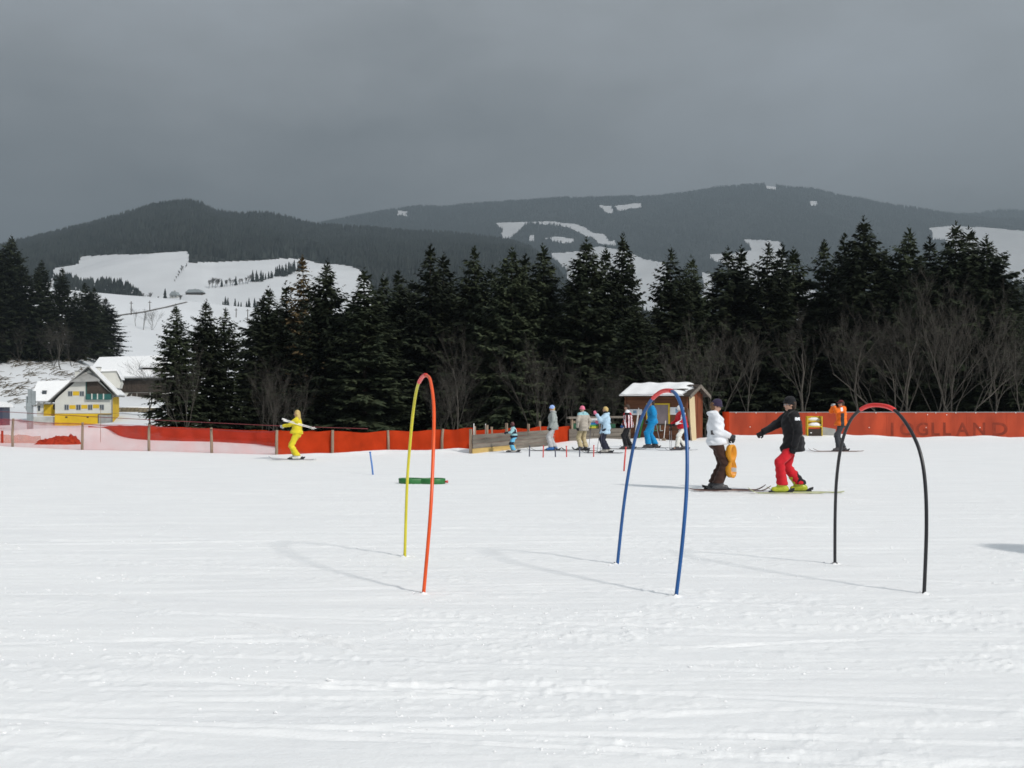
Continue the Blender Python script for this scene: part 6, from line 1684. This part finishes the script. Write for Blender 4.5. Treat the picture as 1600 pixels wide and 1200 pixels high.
# 8 red jacket, white trousers
pw, hw, kk = person('person in a red jacket with a white sleeve stripe, white trousers and white helmet', 1066, 704, 38.4, 1.74, R(198), dict(lean=.20, hipx=-.04, crouch=.07, feet=[(.30, .13, -.35), (-.16, -.15, .0)], hands=[((.30, .20, -.36), (-.6, .5, -.4)), ((.28, -.20, -.38), (-.6, -.5, -.4))],
    trousers=(['cream'], None), loose=.86, jacket=(['red', 'white'], lambda X, Yv, Z: ((np.abs(Yv - .25) < .045) & (Yv > .225)).astype(int)), hem=.05, boots='boot', gloves='black', hat=('helmet', 'helmet_white'), head_tilt=.3, hair=('darkhair', .06), ski_len=1.45, ski='ski_silver', fem=.3, sleeve=1.05))
a = hw[1]; pole('slanting grey pole held before the red jacket', at(1046, 668, 38.0), (at(1047, 702, 38.2).x, 38.2, ground(at(1047, 702, 38.2).x, 38.2)), .011, 'steel', 'grey poles of the red jacket')
pole('nearly upright grey pole held before the red jacket', at(1049, 668, 38.5), (at(1049.5, 705, 37.9).x, 37.9, ground(at(1049.5, 705, 37.9).x, 37.9)), .011, 'steel', 'grey poles of the red jacket')
# 9 woman in white, brown trousers (nearer)
def p_white(X, Yv, Z): return np.where((np.abs(Z - 1.16) < .045) & (X < -.03) & (X > -.10) & (np.abs(Yv) > .12) & (np.abs(Yv) < .2), 1, 0)
pw, hw, kk = person('person in a white jacket, brown trousers and dark purple knitted hat', 1117, 767.5, 20.2, 1.80, R(-3), dict(vox=.0145, bulk=.9, lean=-.075, hipx=.035, crouch=.03, feet=[(.0, .11, .03), (.05, -.10, -.03)], hands=[((.27, .09, -.40), (-.9, .6, -.3)), ((.25, -.12, -.36), (-1, -.35, -.1))],
    trousers=(['brown'], None), loose=1.0, jacket=(['white', 'boot'], p_white), hem=.05, hood=True, boots='shellb', ski='ski_brown', gloves='dgrey', hat=('beanie', 'purple'), hair=('brownhair', .08), head_tilt=.45, head_turn=-.15, fem=.8, ski_len=1.5, ahead=.68, palms=[(0, 1, .2), (0, -1, .2)], sleeve=1.02))
# the amber marker hanging from that hand
p = at(1140.5, 747, 20.0); hgt = (747 - 696)*20.0/F
t = thing('plastic_marker', 'amber yellow plastic figure of eight tray hanging upright beside the brown trousers', 'marker', (p.x, 20.05, p.z), R(22))
so = shell(None, .655, .24, .11, .45).build('shell', M['p_amber'], t, True); so.matrix_basis = Matrix.Translation((0, .02, .328)) @ Matrix.Rotation(R(-90), 4, 'Y') @ Matrix.Rotation(R(90), 4, 'X') @ Matrix.Rotation(R(24), 4, 'X')
MB().box(-.05, .03, -.045, -.025, .05, .20).build('white_print', M['p_white'], so).matrix_basis = Matrix.Translation((-.15, .10, .02))
MB().tube([(0, 0, .62), (-.02, 0, .75), (-.03, 0, .86)], .008, 6).build('strap', M['p_black'], t, True)
# 10 man in black, red trousers
def p_man(X, Yv, Z): return np.where((np.abs(Z - 1.365) < .022) & (np.abs(X + .005) < .05) & (Yv > .225), 1, 0)
pm, hm_, km = person('person in a black jacket, bright red trousers and black knitted hat reaching an arm out', 1239, 770, 19.75, 1.90, R(180), dict(vox=.0145, lean=.06, hipx=.0, crouch=.075, feet=[(.23, .11, .0), (-.17, -.10, -.05)], hands=[((.0, .235, -.52), (-.6, .4, 0)), ((.47, -.16, -.30), (-.3, -.5, -1))],
    trousers=(['red', 'black'], lambda X, Yv, Z: ((Z < .42) & (Yv < -.01) & (X < -.09) & (Z < .44 - .9*np.abs(X + .165))).astype(int)), loose=.95, jacket=(['black', 'white'], p_man), hem=.155, boots='shelllime', ski='ski_lime', gloves='black', hat=('beanie', 'black'), hair=('darkhair', .02), glasses=True, head_tilt=.12, ski_len=1.4, ahead=.44, sleeve=1.05))
# 11 orange jacket taking a picture
pw, hw, kk = person('person in an orange jacket and dark trousers holding a camera to the face', 1313, 705, 37.4, 1.90, R(182), dict(lean=-.02, hipx=-.03, feet=[(.10, .10, .0), (-.14, -.10, -.04)], hands=[((.28, .07, .10), (.1, .9, -.8)), ((.28, -.07, .10), (.1, -.9, -.8))],
    trousers=(['dgrey'], None), loose=.88, jacket=(['orange', 'dgrey', 'white'], lambda X, Yv, Z: np.where((np.abs(X + .01) < .055) & (Yv > .1) & (Z < 1.34), 1, np.where((np.abs(X - .05) < .035) & (Z > 1.40) & (Yv > .12), 2, 0))), hem=.06, hood=True, boots='boot', ski='ski_brown', gloves='lgrey', hat=('cap', 'maroon'), goggles='lens', hair=('darkhair', .03), ski_len=1.75, sleeve=1.06))
c = (hw[1] + hw[-1])/2
t = thing('camera', 'small grey camera held up by the person in the orange jacket', 'camera', c + Vector((.02, 0, .0)), R(182))
MB().box(-.03, .03, -.06, .06, -.035, .04).build('case', M['grey'], t, bevel=.006); MB().tube([(.03, 0, 0), (.07, 0, 0)], .028, 10).build('lens', M['p_black'], t, True)
